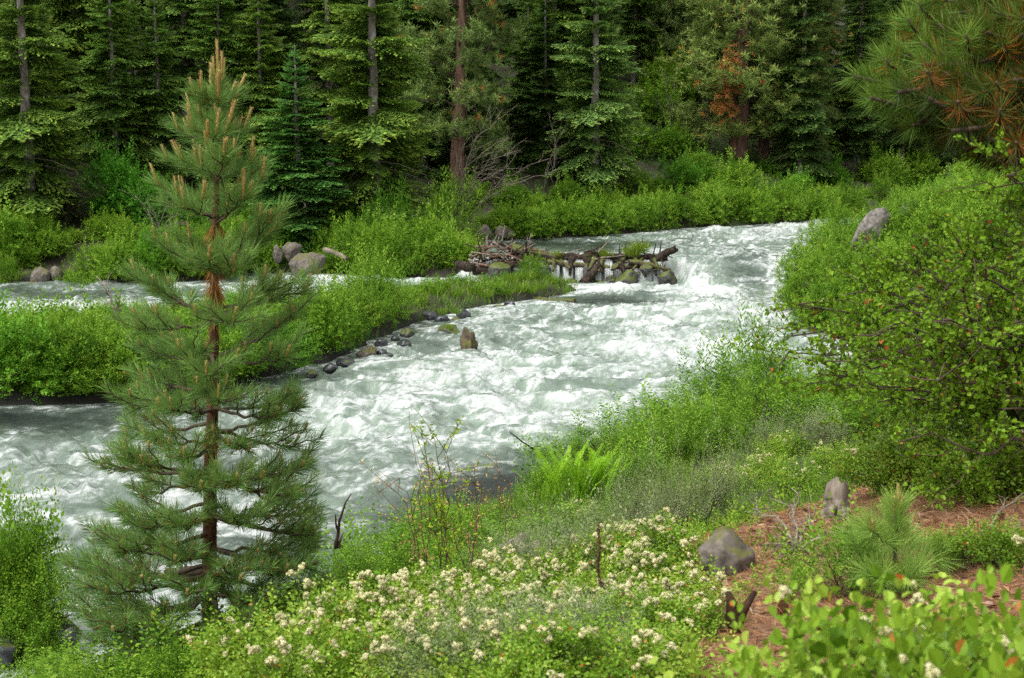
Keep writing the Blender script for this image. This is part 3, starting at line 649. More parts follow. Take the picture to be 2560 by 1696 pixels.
def hit(u, v):
    ys = np.arange(4, 140, .1); a = at(u, v, 1.0); k = np.nonzero(land_z(a[0] * ys, ys) > CZ + kz(v) * ys)[0]
    return ys[k[0]] if len(k) else 100
def bush(u, vtop, y, w, color, label, kind='r', group='shrubs of the far bank', name='shrub', zmin=.5, dz=0.0):
    if y < 10: y = far_y(u, ISLAND if 'island' in group else FAR, 30 if 'island' in group else 56) + y
    x = at(u, vtop, y)[0]; z = gz(x, y); h = max(zmin, at(u, vtop, y)[2] - z)
    if kind == 'r' and h / w < .62: kind = 'm'
    if kind in 'rm': w = min(w, h * 2.1)
    vs, W0, H0 = {'m': (MND, 3.0, 1.6), 'r': (SHV, 3.4, 2.3), 'w': (WIV, 3.2, 2.75), 'l': (LOW, 3.0, 1.15)}[kind]
    f, s = bush_r.choice(vs); k = min(w / W0, 1.6); kz_ = h / H0; k = min(k, kz_ * 2.0); kz_ = min(kz_, k * 1.6)
    o = thing(name, label, 'shrub', (x, y, z - .05 + dz), bush_r.uniform(0, 6.28), group, (k, k, kz_))
    link('foliage', f, o, color=shade(color, bush_r.uniform(.92, 1.08))); link('stems', s, o); return o
FARB = [  # u, top v, distance, width, colour, kind, label
 (10, 206, 60.2, 4.2, G_LIME, 'r', 'bright bush at the left edge across the side channel'),
 (-22, 214, 58.6, 3.4, G_LIME, 'r', 'yellow-green bush cut off by the left edge across the channel'),
 (4, 254, 57.4, 1.6, G_LIME, 'w', 'small yellow willow at the waterline by the left edge'),
 (44, 212, 62.5, 3.8, G_MID, 'r', 'deep green bush under the pale spotted trunk'),
 (72, 226, 61.5, 3.2, G_MID, 'r', 'mid green bush behind the two pale rocks on the left shore'),
 (104, 210, 62.0, 3.8, G_MID, 'r', 'leafy bush on the left far bank below the blue-green bush'),
 (132, 222, 61.4, 3.6, G_LIME, 'r', 'broad bright bush left of the young pine across the channel'),
 (160, 236, 61.3, 3.0, G_LIME, 'r', 'bush low on the far bank just left of the young pine trunk'),
 (112, 148, 66, 4.6, G_BLUE, 'r', 'blue-green broadleaf bush in the shade under the firs'),
 (146, 172, 65, 3.6, G_BLUE, 'r', 'second blue-green bush nearer the young pine'),
 (186, 200, 64.5, 4.2, G_DEEP, 'r', 'dark green bush behind the middle of the young pine'),
 (212, 218, 63.0, 4.0, G_MID, 'r', 'bush behind the young pine trunk on the far bank'),
 (250, 212, 63.0, 4.0, G_MID, 'r', 'bush to the right behind the young pine boughs'),
 (272, 224, 62.3, 3.0, G_DEEP, 'r', 'shaded bush above the two far-bank boulders'),
 (66, 268, 57.6, 2.2, G_LIME, 'l', 'low bright clump on the point in the left channel'),
 (84, 276, 57.5, 1.6, G_LIME, 'l', 'small leafy clump at the tip of the left channel point'),
 (298, 232, 63.4, 3.4, G_PALE, 'w', 'pale willow above the big far-bank boulder'),
 (333, 222, 61.8, 3.2, G_LIME, 'r', 'lime bush right of the far-bank boulders'),
 (362, 212, 60.8, 3.4, G_LIME, 'r', 'bush at the left end of the peninsula thicket'),
 (388, 186, 63.2, 2.8, G_DEEP, 'w', 'upright blue-green sapling bush under the yellow-green fir'),
 (346, 238, 0.8, 2.6, G_PALE, 'w', 'pale airy willow at the water on the peninsula'),
 (384, 228, 60.2, 3.0, G_LIME, 'w', 'bright willow in the middle of the peninsula'),
 (412, 214, 60.8, 3.4, G_LIME, 'r', 'tall lime bush on the peninsula left of the log jam'),
 (440, 182, 64.5, 4.0, G_LIME, 'w', 'rounded yellow-green bush standing above the peninsula thicket'),
 (424, 204, 62.5, 3.2, G_LIME, 'r', 'bush below the rounded yellow-green bush'),
 (452, 226, 60.6, 3.0, G_LIME, 'r', 'big bright bush leaning toward the log jam'),
 (432, 238, 0.9, 3.0, G_MID, 'r', 'bush at the water edge left of the log jam'),
 (466, 240, 0.8, 2.0, G_LIME, 'r', 'last bush before the log jam'),
 (404, 250, 0.5, 2.2, G_LIME, 'l', 'low foliage trailing into the side channel'),
 (512, 180, 71.5, 4.2, G_MID, 'r', 'shrub behind the far pool below the grey dead brush'),
 (500, 204, 1.6, 3.6, G_LIME, 'r', 'shrub over the brown rocks at the far pool'),
 (538, 190, 71.8, 4.2, G_LIME, 'r', 'shrub in the far bank thicket above the left of the jam'),
 (540, 206, 0.9, 3.4, G_LIME, 'r', 'waterline shrub behind the left half of the log jam'),
 (566, 178, 73.4, 4.6, G_LIME, 'r', 'tall shrub at the foot of the silvery fir'),
 (580, 200, 0.9, 3.8, G_LIME, 'r', 'waterline shrub behind the middle of the log jam'),
 (606, 188, 73.5, 3.8, G_LIME, 'r', 'shrub right of the silvery fir trunk'),
 (618, 204, 0.9, 3.4, G_OLIVE, 'r', 'olive shrub at the far pool behind the right of the jam'),
 (640, 198, 2.2, 3.8, G_OLIVE, 'w', 'brownish open shrub by the fallen grey branches'),
 (655, 176, 78, 5.0, G_MID, 'r', 'dense shrub right of the silvery fir on the slope'),
 (676, 190, 2.0, 4.2, G_MID, 'r', 'shrub above the fallen grey branches at the water'),
 (636, 122, 84, 5.0, G_LIME, 'r', 'sunlit bush high in the gap below the outcrop'),
 (672, 122, 86, 6.0, G_LIME, 'r', 'large bush left of the big pine trunk'),
 (700, 150, 84, 5.0, G_MID, 'r', 'bush in front of the big pine trunk'),
 (712, 178, 2.2, 5.2, G_LIME, 'r', 'bright bush under the big pine at the bend'),
 (744, 184, 2.2, 5.0, G_LIME, 'r', 'bright rounded bush at the bend of the river'),
 (772, 186, 2.0, 4.8, G_LIME, 'r', 'rounded bush over the white water at the bend'),
 (700, 202, 0.9, 3.2, G_LIME, 'r', 'waterline shrub right of the fallen grey branches'),
 (800, 170, 82, 5.0, G_DEEP, 'r', 'shaded bush at the right of the bend'),
 (770, 160, 87, 4.6, G_DEEP, 'r', 'dark bush behind the second pine trunk'),
 (806, 196, 0.9, 4.0, G_MID, 'r', 'bush drooping into the rapids at the bend'),
 (836, 186, 82.6, 5.0, G_OLIVE, 'w', 'olive bush upstream of the bend'),
 (840, 160, 88, 5.0, G_DEEP, 'r', 'dark bush on the slope upstream of the bend'),
 (870, 150, 92, 5.5, G_MID, 'r', 'bush on the far slope left of the overhanging boughs'),
 (866, 190, 86, 4.6, G_MID, 'r', 'bush behind the top of the right bank thicket'),
 (905, 146, 95, 5.5, G_MID, 'r', 'bush under the overhanging pine boughs on the far slope'),
 (900, 176, 92, 5.0, G_DEEP, 'r', 'dark bush far upstream past the right bank rock'),
 (940, 150, 99, 6.0, G_MID, 'r', 'far bush upstream below the overhanging boughs'),
 (646, 80, 92, 5.5, G_LIME, 'r', 'bush growing beside the pale outcrop high on the slope'),
 (664, 52, 97, 6.0, G_LIME, 'r', 'upper bush in the gap above the pale outcrop'),
 (470, 176, 72, 3.6, G_MID, 'r', 'bush at the base of the leaning pine'),
 (340, 200, 64.6, 3.8, G_DEEP, 'r', 'dark bush in the shade of the yellow-green fir'),
 (314, 214, 63.8, 2.8, G_MID, 'r', 'bush under the blue-green young fir'),
 (230, 190, 66, 4.0, G_DEEP, 'r', 'dark bush under the dark firs behind the pine'),
 (60, 196, 65, 3.6, G_DEEP, 'r', 'dark bush behind the dead boughs at the left'),
]
for u, v, y, w, c, k, lab in FARB:
    bush(u, v, y, w, c, lab, k, 'shrubs of the far bank', 'willow_shrub' if k == 'w' else 'shrub')
FARF = [  # u, top v, offset from the shore, width, colour, kind, label
 (-14, 231, 1.0, 2.6, G_LIME, 'r', 'waterline bush just past the left edge'),
 (20, 241, 1.2, 2.2, G_MID, 'r', 'bush at the waterline left of the two pale rocks'),
 (52, 225, 2.4, 2.6, G_MID, 'r', 'bush right above the two pale rocks'),
 (104, 238, .9, 2.4, G_LIME, 'r', 'waterline bush left of the dead leaning sapling'),
 (126, 235, 1.0, 2.6, G_MID, 'r', 'waterline bush behind the left boughs of the young pine'),
 (152, 228, .9, 2.2, G_DEEP, 'r', 'shaded waterline bush by the young pine'),
 (176, 224, 1.0, 2.4, G_MID, 'r', 'waterline bush behind the young pine trunk'),
 (204, 222, 1.0, 2.4, G_MID, 'r', 'waterline bush right behind the young pine trunk'),
 (232, 218, 1.0, 2.4, G_LIME, 'r', 'waterline bush right of the young pine trunk'),
 (262, 232, 1.0, 2.2, G_MID, 'r', 'waterline bush left of the far-bank boulders'),
 (322, 253, .7, 1.6, G_LIME, 'l', 'low bright mat beside the big far-bank boulder'),
 (340, 239, 1.0, 2.0, G_LIME, 'r', 'waterline bush on the near corner of the peninsula'),
 (366, 221, 1.0, 2.6, G_LIME, 'r', 'waterline bush at the left of the peninsula'),
 (400, 223, 1.0, 2.6, G_LIME, 'w', 'waterline willow in the peninsula thicket'),
 (484, 217, 2.0, 2.4, G_LIME, 'r', 'bush between the log jam and the far pool'),
 (524, 204, .9, 2.6, G_MID, 'r', 'waterline bush right of the brown far-pool rocks'),
 (560, 196, .9, 2.8, G_LIME, 'r', 'waterline bush at the middle of the far pool'),
 (600, 193, .9, 2.8, G_LIME, 'r', 'waterline bush at the right of the far pool'),
 (640, 192, 1.0, 2.4, G_OLIVE, 'r', 'brownish waterline bush left of the fallen grey branches'),
 (664, 188, 1.0, 2.2, G_MID, 'r', 'waterline bush behind the fallen grey branches'),
 (724, 187, .9, 2.8, G_LIME, 'r', 'waterline bush below the big pine'),
 (750, 187, .9, 2.6, G_LIME, 'r', 'waterline bush hanging over the bend'),
 (780, 179, .9, 2.6, G_LIME, 'r', 'waterline bush right of the bend'),
 (826, 183, 1.0, 2.6, G_MID, 'r', 'waterline bush by the upstream rapids'),
 (850, 183, 1.0, 2.6, G_OLIVE, 'r', 'olive waterline bush at the end of the visible river'),
 (724, 157, 5.5, 4.4, G_MID, 'r', 'bush in the hollow between the two pine trunks'),
 (690, 156, 6.0, 4.0, G_DEEP, 'r', 'dark bush left of the foot of the big pine'),
 (630, 168, 6.0, 3.6, G_MID, 'r', 'bush between silvery fir and the fallen branches'),
]
for u, v, y, w, c, k, lab in FARF:
    bush(u, v, y - .35 * (y < 1.1), w * 1.1, c, lab, k, 'shrubs of the far bank', 'willow_shrub' if k == 'w' else 'shrub', .4)
ISLB = [
 (-16, 318, 37.0, 3.6, G_LIME, 'r', 'island bush cut off by the left edge'),
 (22, 318, 40.5, 3.6, G_PALE, 'w', 'pale bush at the back of the island near the left edge'),
 (30, 340, 1.3, 3.4, G_LIME, 'r', 'island bush in front near the left edge'),
 (66, 304, 40.2, 3.4, G_LIME, 'w', 'tall pale bush on the left of the island'),
 (72, 336, 1.3, 3.2, G_LIME, 'r', 'front bush on the island left of the dead stem'),
 (104, 300, 40.4, 3.4, G_LIME, 'r', 'island bush behind the foot of the dead leaning sapling'),
 (112, 330, 1.3, 3.0, G_MID, 'r', 'front bush under the dead leaning sapling'),
 (132, 306, 39.8, 3.2, G_LIME, 'r', 'island bush just left of the young pine'),
 (148, 334, 1.3, 3.0, G_DEEP, 'r', 'dark front bush behind the left boughs of the young pine'),
 (178, 300, 41.0, 3.4, G_LIME, 'r', 'island bush behind the young pine trunk'),
 (214, 306, 40.6, 3.2, G_LIME, 'r', 'island bush right behind the young pine trunk'),
 (232, 288, 43.6, 3.0, G_LIME, 'w', 'willow behind the right boughs of the young pine'),
 (262, 318, 1.3, 2.4, G_MID, 'r', 'island bush at the right edge of the young pine'),
 (284, 300, 1.3, 2.8, G_MID, 'r', 'dense bush at the island edge right of the young pine'),
 (310, 284, 1.3, 2.8, G_LIME, 'r', 'rounded bush on the island edge facing the rapids'),
 (336, 278, 42.4, 2.6, G_LIME, 'w', 'bright willow in the middle of the island edge'),
 (330, 316, 1.3, 1.9, G_MID, 'r', 'low bush overhanging the black shore rocks'),
 (292, 332, 1.3, 1.9, G_MID, 'r', 'low bush dipping toward the dark water'),
 (352, 262, 44.0, 2.6, G_PALE, 'w', 'pale tall willow on the island behind the bright willow'),
 (372, 252, 45.5, 2.6, G_PALE, 'w', 'tallest pale willow on the island'),
 (386, 274, 46.0, 2.4, G_LIME, 'w', 'willow right of the tallest pale willow'),
 (408, 284, 48.4, 2.2, G_OLIVE, 'w', 'olive bush toward the tip of the island'),
 (430, 292, 50.4, 1.7, G_LIME, 'l', 'low bush in the grass near the island tip'),
 (456, 273, 53.6, 1.6, G_DEEP, 'w', 'small dark upright bush on the island tip'),
 (532, 253, 55.2, 1.5, G_LIME, 'w', 'small bright bush in front of the log jam'),
 (-4, 350, 1.2, 3.0, G_LIME, 'r', 'front island bush at the very left edge'),
 (52, 352, 1.1, 2.6, G_MID, 'r', 'front island bush hanging to the dark water'),
 (92, 350, 1.1, 2.4, G_LIME, 'r', 'low front bush of the island above the mossy bank'),
 (132, 352, 1.1, 2.4, G_DEEP, 'r', 'shaded front bush at the foot of the young pine boughs'),
 (168, 346, 1.2, 2.6, G_MID, 'r', 'front bush behind the young pine trunk'),
 (206, 340, 1.2, 2.6, G_MID, 'r', 'front bush just right of the young pine trunk'),
 (240, 334, 1.2, 2.4, G_LIME, 'r', 'front bush behind the right boughs of the young pine'),
 (350, 308, 1.0, 1.5, G_LIME, 'l', 'bright grassy clump by the black shore rocks'),
 (488, 292, 51.8, 1.6, G_LIME, 'l', 'leafy clump at the front of the island tip'),
]
for u, v, y, w, c, k, lab in ISLB:
    bush(u, v, y, w, c, lab, k, 'shrubs of the island', 'willow_shrub' if k == 'w' else 'shrub', .4)
mid = random.Random(21)
for row, (v, off, n) in enumerate(((310, 4.2, 13), (318, 2.4, 13), (328, .8, 13))):
    for k in range(n):
        u = -12 + k * 290 / n + mid.uniform(-8, 8)
        bush(u, v + mid.uniform(-14, 12) - .04 * max(0, u - 120), off + mid.uniform(-.3, .4) - (.2 if row == 2 else 0), mid.uniform(2.2, 3.6), shade(mid.choice((G_LIME, G_PALE, G_MID, G_OLIVE, G_DEEP)), mid.uniform(.8, 1.1)), 'leafy bush packed into the thicket of the island', mid.choice('rrw'), 'packed bushes of the island thicket', 'shrub', .4)
RB = [  # u, v of the middle, height, width, colour, kind, label: found on the slope itself
 (800, 284, 1.3, 1.9, G_LIME, 'r', 'bush bulging over the chute from the right bank'),
 (798, 306, 1.0, 1.6, G_MID, 'r', 'low bush at the waterline right of the chute'),
 (838, 242, 1.6, 2.2, G_LIME, 'r', 'bush on the right bank beside the upstream rapids'),
 (824, 258, 1.5, 2.2, G_LIME, 'r', 'rounded bush at the waterline below the leaning grey rock'),
 (856, 222, 1.7, 1.8, G_LIME, 'w', 'small willow at the top of the rapids on the right bank'),
 (812, 328, 1.0, 2.0, G_OLIVE, 'r', 'olive bush on the right bank above the eddy'),
 (826, 282, 1.5, 2.4, G_LIME, 'r', 'bush in a hollow of the right bank above the chute'),
 (846, 262, 1.4, 2.2, G_MID, 'r', 'bush under the leaning grey rock'),
 (886, 240, 1.2, 1.7, G_LIME, 'r', 'bush right of the leaning grey rock'),
 (850, 290, 1.5, 2.4, G_PALE, 'r', 'pale bush in the middle of the right bank slope'),
 (876, 266, 1.5, 2.4, G_LIME, 'r', 'bush in the middle of the right bank slope'),
 (884, 204, 1.8, 2.4, G_PALE, 'w', 'pale bush on the crest left of the second grey rock'),
 (912, 186, 1.6, 2.6, G_PALE, 'r', 'pale yellow-green bush on the crest of the right bank'),
 (922, 220, 1.4, 2.2, G_LIME, 'r', 'bush below the second grey rock'),
 (912, 246, 1.5, 2.4, G_MID, 'r', 'bush on the right bank behind the big shrub tip'),
 (944, 182, 1.6, 2.6, G_PALE, 'w', 'pale crest bush under the overhanging boughs'),
 (950, 212, 1.5, 2.4, G_LIME, 'r', 'bush above the big shrub on the right slope'),
 (976, 182, 1.2, 2.4, G_OLIVE, 'r', 'greyish crest bush near the right edge'),
 (984, 214, 1.5, 2.4, G_LIME, 'r', 'bright bush near the right edge below the crest'),
 (1012, 186, 1.6, 2.6, G_PALE, 'r', 'pale bush at the right edge of the crest'),
 (1018, 220, 1.5, 2.6, G_LIME, 'r', 'bush at the right edge behind the big shrub'),
 (838, 318, 1.2, 2.2, G_MID, 'r', 'bush at the eddy on the right bank'),
 (880, 300, 1.5, 2.4, G_LIME, 'r', 'bush behind the left of the big shrub'),
 (910, 280, 1.5, 2.6, G_LIME, 'r', 'bush behind the middle of the big shrub'),
 (950, 250, 1.5, 2.6, G_LIME, 'r', 'bush hidden deep behind the big shrub'),
 (990, 260, 1.5, 2.6, G_MID, 'r', 'bush behind the right part of the big shrub'),
 (860, 330, 1.1, 2.0, G_LIME, 'r', 'bush on the spit above the calm eddy'),
 (900, 326, 1.3, 2.4, G_MID, 'r', 'bush on the bank under the big shrub tips'),
 (950, 310, 1.5, 2.6, G_LIME, 'r', 'bush deep under the big shrub'),
 (1000, 310, 1.5, 2.6, G_MID, 'r', 'bush at the right edge under the big shrub'),
 (868, 244, 1.2, 1.6, G_LIME, 'r', 'small bush at the foot of the leaning grey rock'),
 (900, 224, 1.2, 1.8, G_MID, 'r', 'small bush between the two grey rocks'),
]
for u, v, h_, w, c, k, lab in RB:
    y = hit(u, v) + .1
    bush(u, 115 - (h_ + gz(at(u, v, y)[0], y) - CZ) / y * F, y, w, c, lab, k, 'shrubs of the right bank', 'willow_shrub' if k == 'w' else 'shrub', .5)
# ------------------------------------------------------------------ the young pine, the overhanging pine, the seedling
def needles(g, P, r, n, L, W, tint, fwd=.85, drop=.0, lift=0.0, base=0.0, dead=0.0):
    """needle bundles along the polyline P from fraction base to its tip"""
    s = np.linspace(0, 1, len(P)); t = base + (1 - base) * r.random(n) ** .85
    p = np.stack([np.interp(t, s, P[:, c]) for c in range(3)], -1); d = unit(np.gradient(P, axis=0)); d = np.stack([np.interp(t, s, d[:, c]) for c in range(3)], -1)
    rad = r.normal(size=(n, 3)); rad = unit(rad - (rad * d).sum(1, keepdims=True) * d)
    D = unit(d * fwd * (.6 + .8 * t[:, None]) + rad + np.array([0, 0, .12 - drop + lift]) + r.normal(size=(n, 3)) * .12)
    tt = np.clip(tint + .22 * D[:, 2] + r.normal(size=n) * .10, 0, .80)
    if dead: k = r.random(n) < dead * np.clip(1.5 - t * 1.6, 0, 1); tt = np.where(k, .86 + .14 * r.random(n), tt)
    leaves(g, p, D, unit(r.normal(size=(n, 3))), L * (.72 + .45 * r.random(n)), W, tt)
def candle_mesh(seed, h=.2, rad=.0105):
    r = np.random.default_rng(seed); g = Geo(); z = np.linspace(-.02, 1, 14)
    P = np.stack([.02 * np.sin(z * 2) * h, 0 * z, z * h], -1)
    tube(g, P, rad * np.array([.8, 1.0, 1.15, 1.05, 1.15, 1.0, 1.1, 1.0, 1.05, .95, .9, .75, .5, .15]), 7, np.clip(.3 + .5 * np.repeat(z[:-1], 7) + r.normal(size=91) * .15, 0, 1), cap=False)
    n = 90; zz = r.random(n) * h * .95; a = r.random(n) * 6.28; p = np.stack([np.cos(a) * rad * .9, np.sin(a) * rad * .9, zz], -1)
    leaves(g, p, np.stack([np.cos(a) * .5, np.sin(a) * .5, 1 + 0 * a], -1), np.stack([np.cos(a), np.sin(a), 0 * a], -1), .022, .006, .6 + .4 * r.random(n))
    return g.mesh('candle', M['candle'])
CAND = [candle_mesh(900 + i) for i in range(3)]

def pine_branch(parent, p0, p1, r, bark, nside=5, side_len=.32, L=.17, W=.0048, per=150, candles=1, dead=.0, up=.5, rad=.016, tint=.42, drop=.0, cs=1.0, bare=.45, mat='needle', deadshoot=0.0, fwd=.85, sbase=.12, color=(1, 1, 1), lift=0.0):
    """one branch of a young pine with its side shoots: wood, foliage and candles"""
    o_ = np.asarray(p0, float); p1 = np.asarray(p1, float); v = p1 - o_; ln = np.linalg.norm(v); h = np.array([v[0], v[1], 0]); h = h / (np.linalg.norm(h) + 1e-6)
    P = curve(o_, p1, 11, 0, .012 * ln, r, up0=h * ln * .52 + np.array([0, 0, v[2] * .5 - up * .22 * ln]))
    gw, gf = Geo(), Geo(); tube(gw, P - o_, np.linspace(rad, rad * .38, 11) * (.5 + .5 * min(1, ln)), 6)
    needles(gf, (P - o_), r, int(per * (1 + ln * 1.2)), L, W, tint, fwd=fwd, lift=lift, base=min(.75, max(0, 1 - (.42 / ln))), dead=dead, drop=drop)
    tips = [(P[-1] - o_, unit(P[-1] - P[-2]))]
    side = np.array([-h[1], h[0], 0])
    for i in range(nside):
        f = bare + (.93 - bare) * (i + .5 * r.random()) / max(1, nside); k = f * 10; k0 = int(k); b = P[k0] * (1 - k + k0) + P[min(10, k0 + 1)] * (k - k0)
        d = unit(h * (.75 + .4 * r.random()) + side * (1 if i % 2 else -1) * (.5 + .6 * r.random()) + np.array([0, 0, .25 + .75 * r.random() - drop]) + .4 * (P[-1] - P[5]) / ln)
        l2 = side_len * (.65 + .6 * r.random()) * (1.15 - .35 * f); e = b + d * l2 + np.array([0, 0, up * .25 * l2])
        Q = curve(b, e, 6, -.04 * l2, .008, r); tube(gw, Q - o_, np.linspace(rad * .42, rad * .25, 6), 5)
        needles(gf, Q - o_, r, int(per * (.75 + l2)), L, W, tint + r.normal() * .05, fwd=fwd, lift=lift, base=sbase, dead=(4 if f < .8 and r.random() < deadshoot else dead), drop=drop); tips.append((Q[-1] - o_, unit(Q[-1] - Q[-2])))
    wob = link('branch', gw.mesh('branch', M[bark], True), parent, o_); link('foliage', gf.mesh('foliage', M[mat]), wob, color=color)
    for j, (tp, td) in enumerate(tips[:1 + (len(tips) + 1) // 2] if candles else []):
        for q in range(1 + (j == 0 and candles > 1) * (1 + (r.random() < .5))):
            c = link('candle', CAND[r.integers(3)], wob, tp + r.normal(size=3) * .012 * (q > 0) - td * .02)
            s_ = cs * (.55 + .5 * r.random()) * (1 if j == 0 else .7) * (1 if q == 0 else .7); c.scale = (max(.85, s_), max(.85, s_), s_)
            dd = unit(td * .45 + np.array([0, 0, 1.0]) + r.normal(size=3) * .06); c.rotation_euler = Vector(dd).to_track_quat('Z', 'Y').to_euler()
    return wob

PY = 12.1
r_ = np.random.default_rng(4242)
TR = [(211, 690), (211, 640), (209, 576), (210, 520), (210, 470), (212, 430), (213, 400), (214, 357), (214, 315), (214.5, 272), (216, 220), (216.5, 180), (217, 135), (217.5, 106), (218, 80)]
TP = np.array([at(u, v, PY) for u, v in TR]); base = TP[0].copy(); base[2] = min(base[2], gz(base[0], base[1]) - .05); TP[0] = base
yp = thing('young_pine', 'young pine with upright tan candles, the tallest plant in the foreground', 'pine tree', base)
gt = Geo(); tube(gt, TP - base, np.array([.085, .078, .068, .062, .057, .052, .049, .045, .04, .036, .03, .025, .019, .015, .01]), 12)
for k in range(2, 14):                                                  # whorl swellings
    p = TP[k] - base; tube(gt, [p - [0, 0, .04], p, p + [0, 0, .04]], np.array([.9, 1.18, .9]) * np.interp(k, [2, 14], [.068, .011]), 10, cap=False)
link('trunk', gt.mesh('trunk', M['bark_pine'], True), yp)
def on_trunk(v): 
    vs = [q[1] for q in TR][::-1]; return np.array([np.interp(v, vs, TP[::-1, c]) for c in range(3)])
WH = {106: [(203, 98, -.15), (228, 103, .15), (215, 92, .2), (220, 94, -.2)],
 135: [(194, 112, 0), (230, 128, -.25), (190, 134, .2), (238, 138, .15), (208, 142, -.4), (222, 122, .3)],
 180: [(188, 162, -.25), (178, 158, .2), (225, 152, -.55), (243, 168, .45), (206, 160, .5)],
 220: [(170, 188, .1), (184, 203, -.55), (257, 155, .05), (246, 192, -.4), (226, 203, .7), (200, 200, .55)],
 272: [(160, 244, 0), (181, 236, -.55), (270, 211, .1), (258, 240, .4), (207, 256, -.9), (238, 268, -.8), (278, 214, -.25)],
 315: [(140, 272, 0), (153, 287, .5), (315, 285, 0), (286, 278, -.4), (270, 288, .6), (133, 326, -.5), (240, 318, -1.0)],
 357: [(184, 344, -.7), (131, 316, .3), (300, 312, .1), (276, 322, .5), (142, 352, .6), (292, 354, -.6), (208, 372, -1.1)],
 400: [(124, 404, 0), (136, 384, .7), (168, 402, -.8), (303, 394, .2), (284, 412, -.6), (215, 396, -1.1), (195, 415, .9)],
 432: [(120, 430, .3), (153, 436, -.6), (306, 404, -.2), (300, 440, .5), (182, 446, -.9), (256, 448, -.9)],
 470: [(102, 463, 0), (120, 450, -.6), (140, 488, .8), (312, 462, .1), (302, 490, -.6), (282, 500, .8), (200, 480, -1.1), (238, 484, -1.1)],
 512: [(122, 515, -.1), (136, 520, -.7), (312, 505, 0), (320, 530, -.6), (180, 520, -1.1), (252, 520, -1.1)],
 545: [(95, 536, .1), (110, 552, -.8), (318, 542, .3), (322, 562, -.4), (292, 570, -.9), (170, 560, -1.1), (242, 570, -1.1), (150, 540, 1.0)],
 576: [(64, 560, .2), (72, 582, -.6), (102, 586, -1.0), (325, 592, 0), (312, 610, -.7), (182, 592, -1.2), (262, 600, -1.0), (120, 570, .9)],
 600: [(75, 610, -.2), (88, 622, -.9), (108, 626, -1.2), (316, 620, .2), (290, 625, -.9), (150, 630, -1.2), (236, 630, -1.2)],
 625: [(85, 636, .2), (118, 650, -.7), (152, 655, -1.1), (196, 650, -1.2), (285, 640, .1)]}
for v, tips in WH.items():
    age = (v - 106) / 520
    for (u, tv, dy) in tips:
        p0 = on_trunk(v + r_.normal() * (3 + 5 * (v > 390))); u = 215 + (u - 215) * (.86 if v < 300 else .94); p1 = at(u + r_.normal() * 2, tv + 4 + r_.normal() * 3 * (v > 390), PY + dy); ln = np.linalg.norm(p1 - p0)
        pine_branch(yp, p0 - base, p1 - base, r_, 'bark_dark', nside=int(np.clip(ln * 5.8, 1, 7) + (v > 450)), side_len=.20 + .16 * min(1, age * 2), per=int(125 - 20 * age), candles=2 if v < 280 else (1 if v < 480 else (r_.random() < .5)),
                    dead=.02 + .10 * (age > .6), up=.22 + .08 * age, rad=.014 + .010 * age, tint=.60 - .11 * age, cs=(1.55 if v < 230 else 1.1) - .75 * age, bare=.30 + .12 * age, L=.18 - .03 * age, W=.0052, fwd=1.25 - .35 * age, lift=.38 - .2 * age)
gl = Geo(); needles(gl, TP[11:] - base, r_, 900, .16, .0048, .45, fwd=1.0); needles(gl, TP[9:12] - base, r_, 350, .15, .0048, .42, fwd=.8)
link('foliage', gl.mesh('leader_foliage', M['needle']), yp)['label'] = 'green needles around the leader'
gd = Geo()
for v0, v1, n in ((222, 236, 200), (240, 300, 420), (284, 300, 100), (305, 340, 60), (425, 448, 240), (500, 560, 140)):
    Pd = np.array([on_trunk(v1), on_trunk((v0 + v1) / 2), on_trunk(v0)]) - base; t = r_.random(n)[:, None]; p = Pd[0] * (1 - t) + Pd[2] * t
    a = r_.random(n) * 6.28; d = np.stack([np.cos(a) * .55, np.sin(a) * .55, -.9 + .3 * r_.normal(size=n)], -1)
    leaves(gd, p + d * .03 * np.array([1, 1, 0]), d, unit(r_.normal(size=(n, 3))), .17 * (.7 + .5 * r_.random(n)), .0055, .88 + .12 * r_.random(n))
link('dead_needles', gd.mesh('dead_needles', M['needle']), yp)['label'] = 'orange dead needles hanging on the trunk'
for du, vt, vb in ((0, 41, 84), (3, 52, 82), (-3, 57, 83), (4.5, 58, 80), (-5, 65, 82), (1, 62, 86)):
    p = at(218 + du * 1.15, vb, PY); c = link('candle', CAND[abs(int(du * 2)) % 3], yp, p - base); h_ = (vb - vt) * PY / F / .2; c.scale = (.95, .95, h_); c.rotation_euler = (R(r_.normal() * 2), R(du * .6), 0)

# the big pine whose boughs hang in from the right; its trunk stands outside the picture
ob = np.array([6.4, 11.6, gz(6.4, 11.6) - .1])
op = thing('pine_tree', 'big pine reaching in from the upper right with rust-coloured needles among its boughs', 'pine tree', ob)
gt = Geo(); zz = np.linspace(0, 11, 14); tube(gt, np.stack([.02 * np.sin(zz), 0 * zz, zz], -1), np.linspace(.26, .06, 14), 12); link('trunk', gt.mesh('trunk', M['bark_brown'], True), op)
OT = [(846, 78, 11.0), (862, 98, 10.6), (872, 58, 11.4), (892, 40, 11.8), (912, 66, 10.4), (884, 116, 11.2), (904, 124, 10.6), (926, 136, 11.2), (940, 104, 10.2), (926, 92, 12.2), (944, 46, 11.0), (916, 12, 12.0), (950, 10, 11.2),
      (975, 34, 10.4), (966, 74, 10.8), (988, 8, 11.8), (1000, 54, 11.2), (990, 98, 11.6), (1012, 84, 10.6), (964, 146, 11.0), (996, 132, 10.6), (1018, 148, 11.2), (1030, 110, 11.8), (1030, 20, 11.0), (958, 120, 11.8), (985, 158, 11.6), (1040, 60, 11.6), (1010, 20, 12.4)]
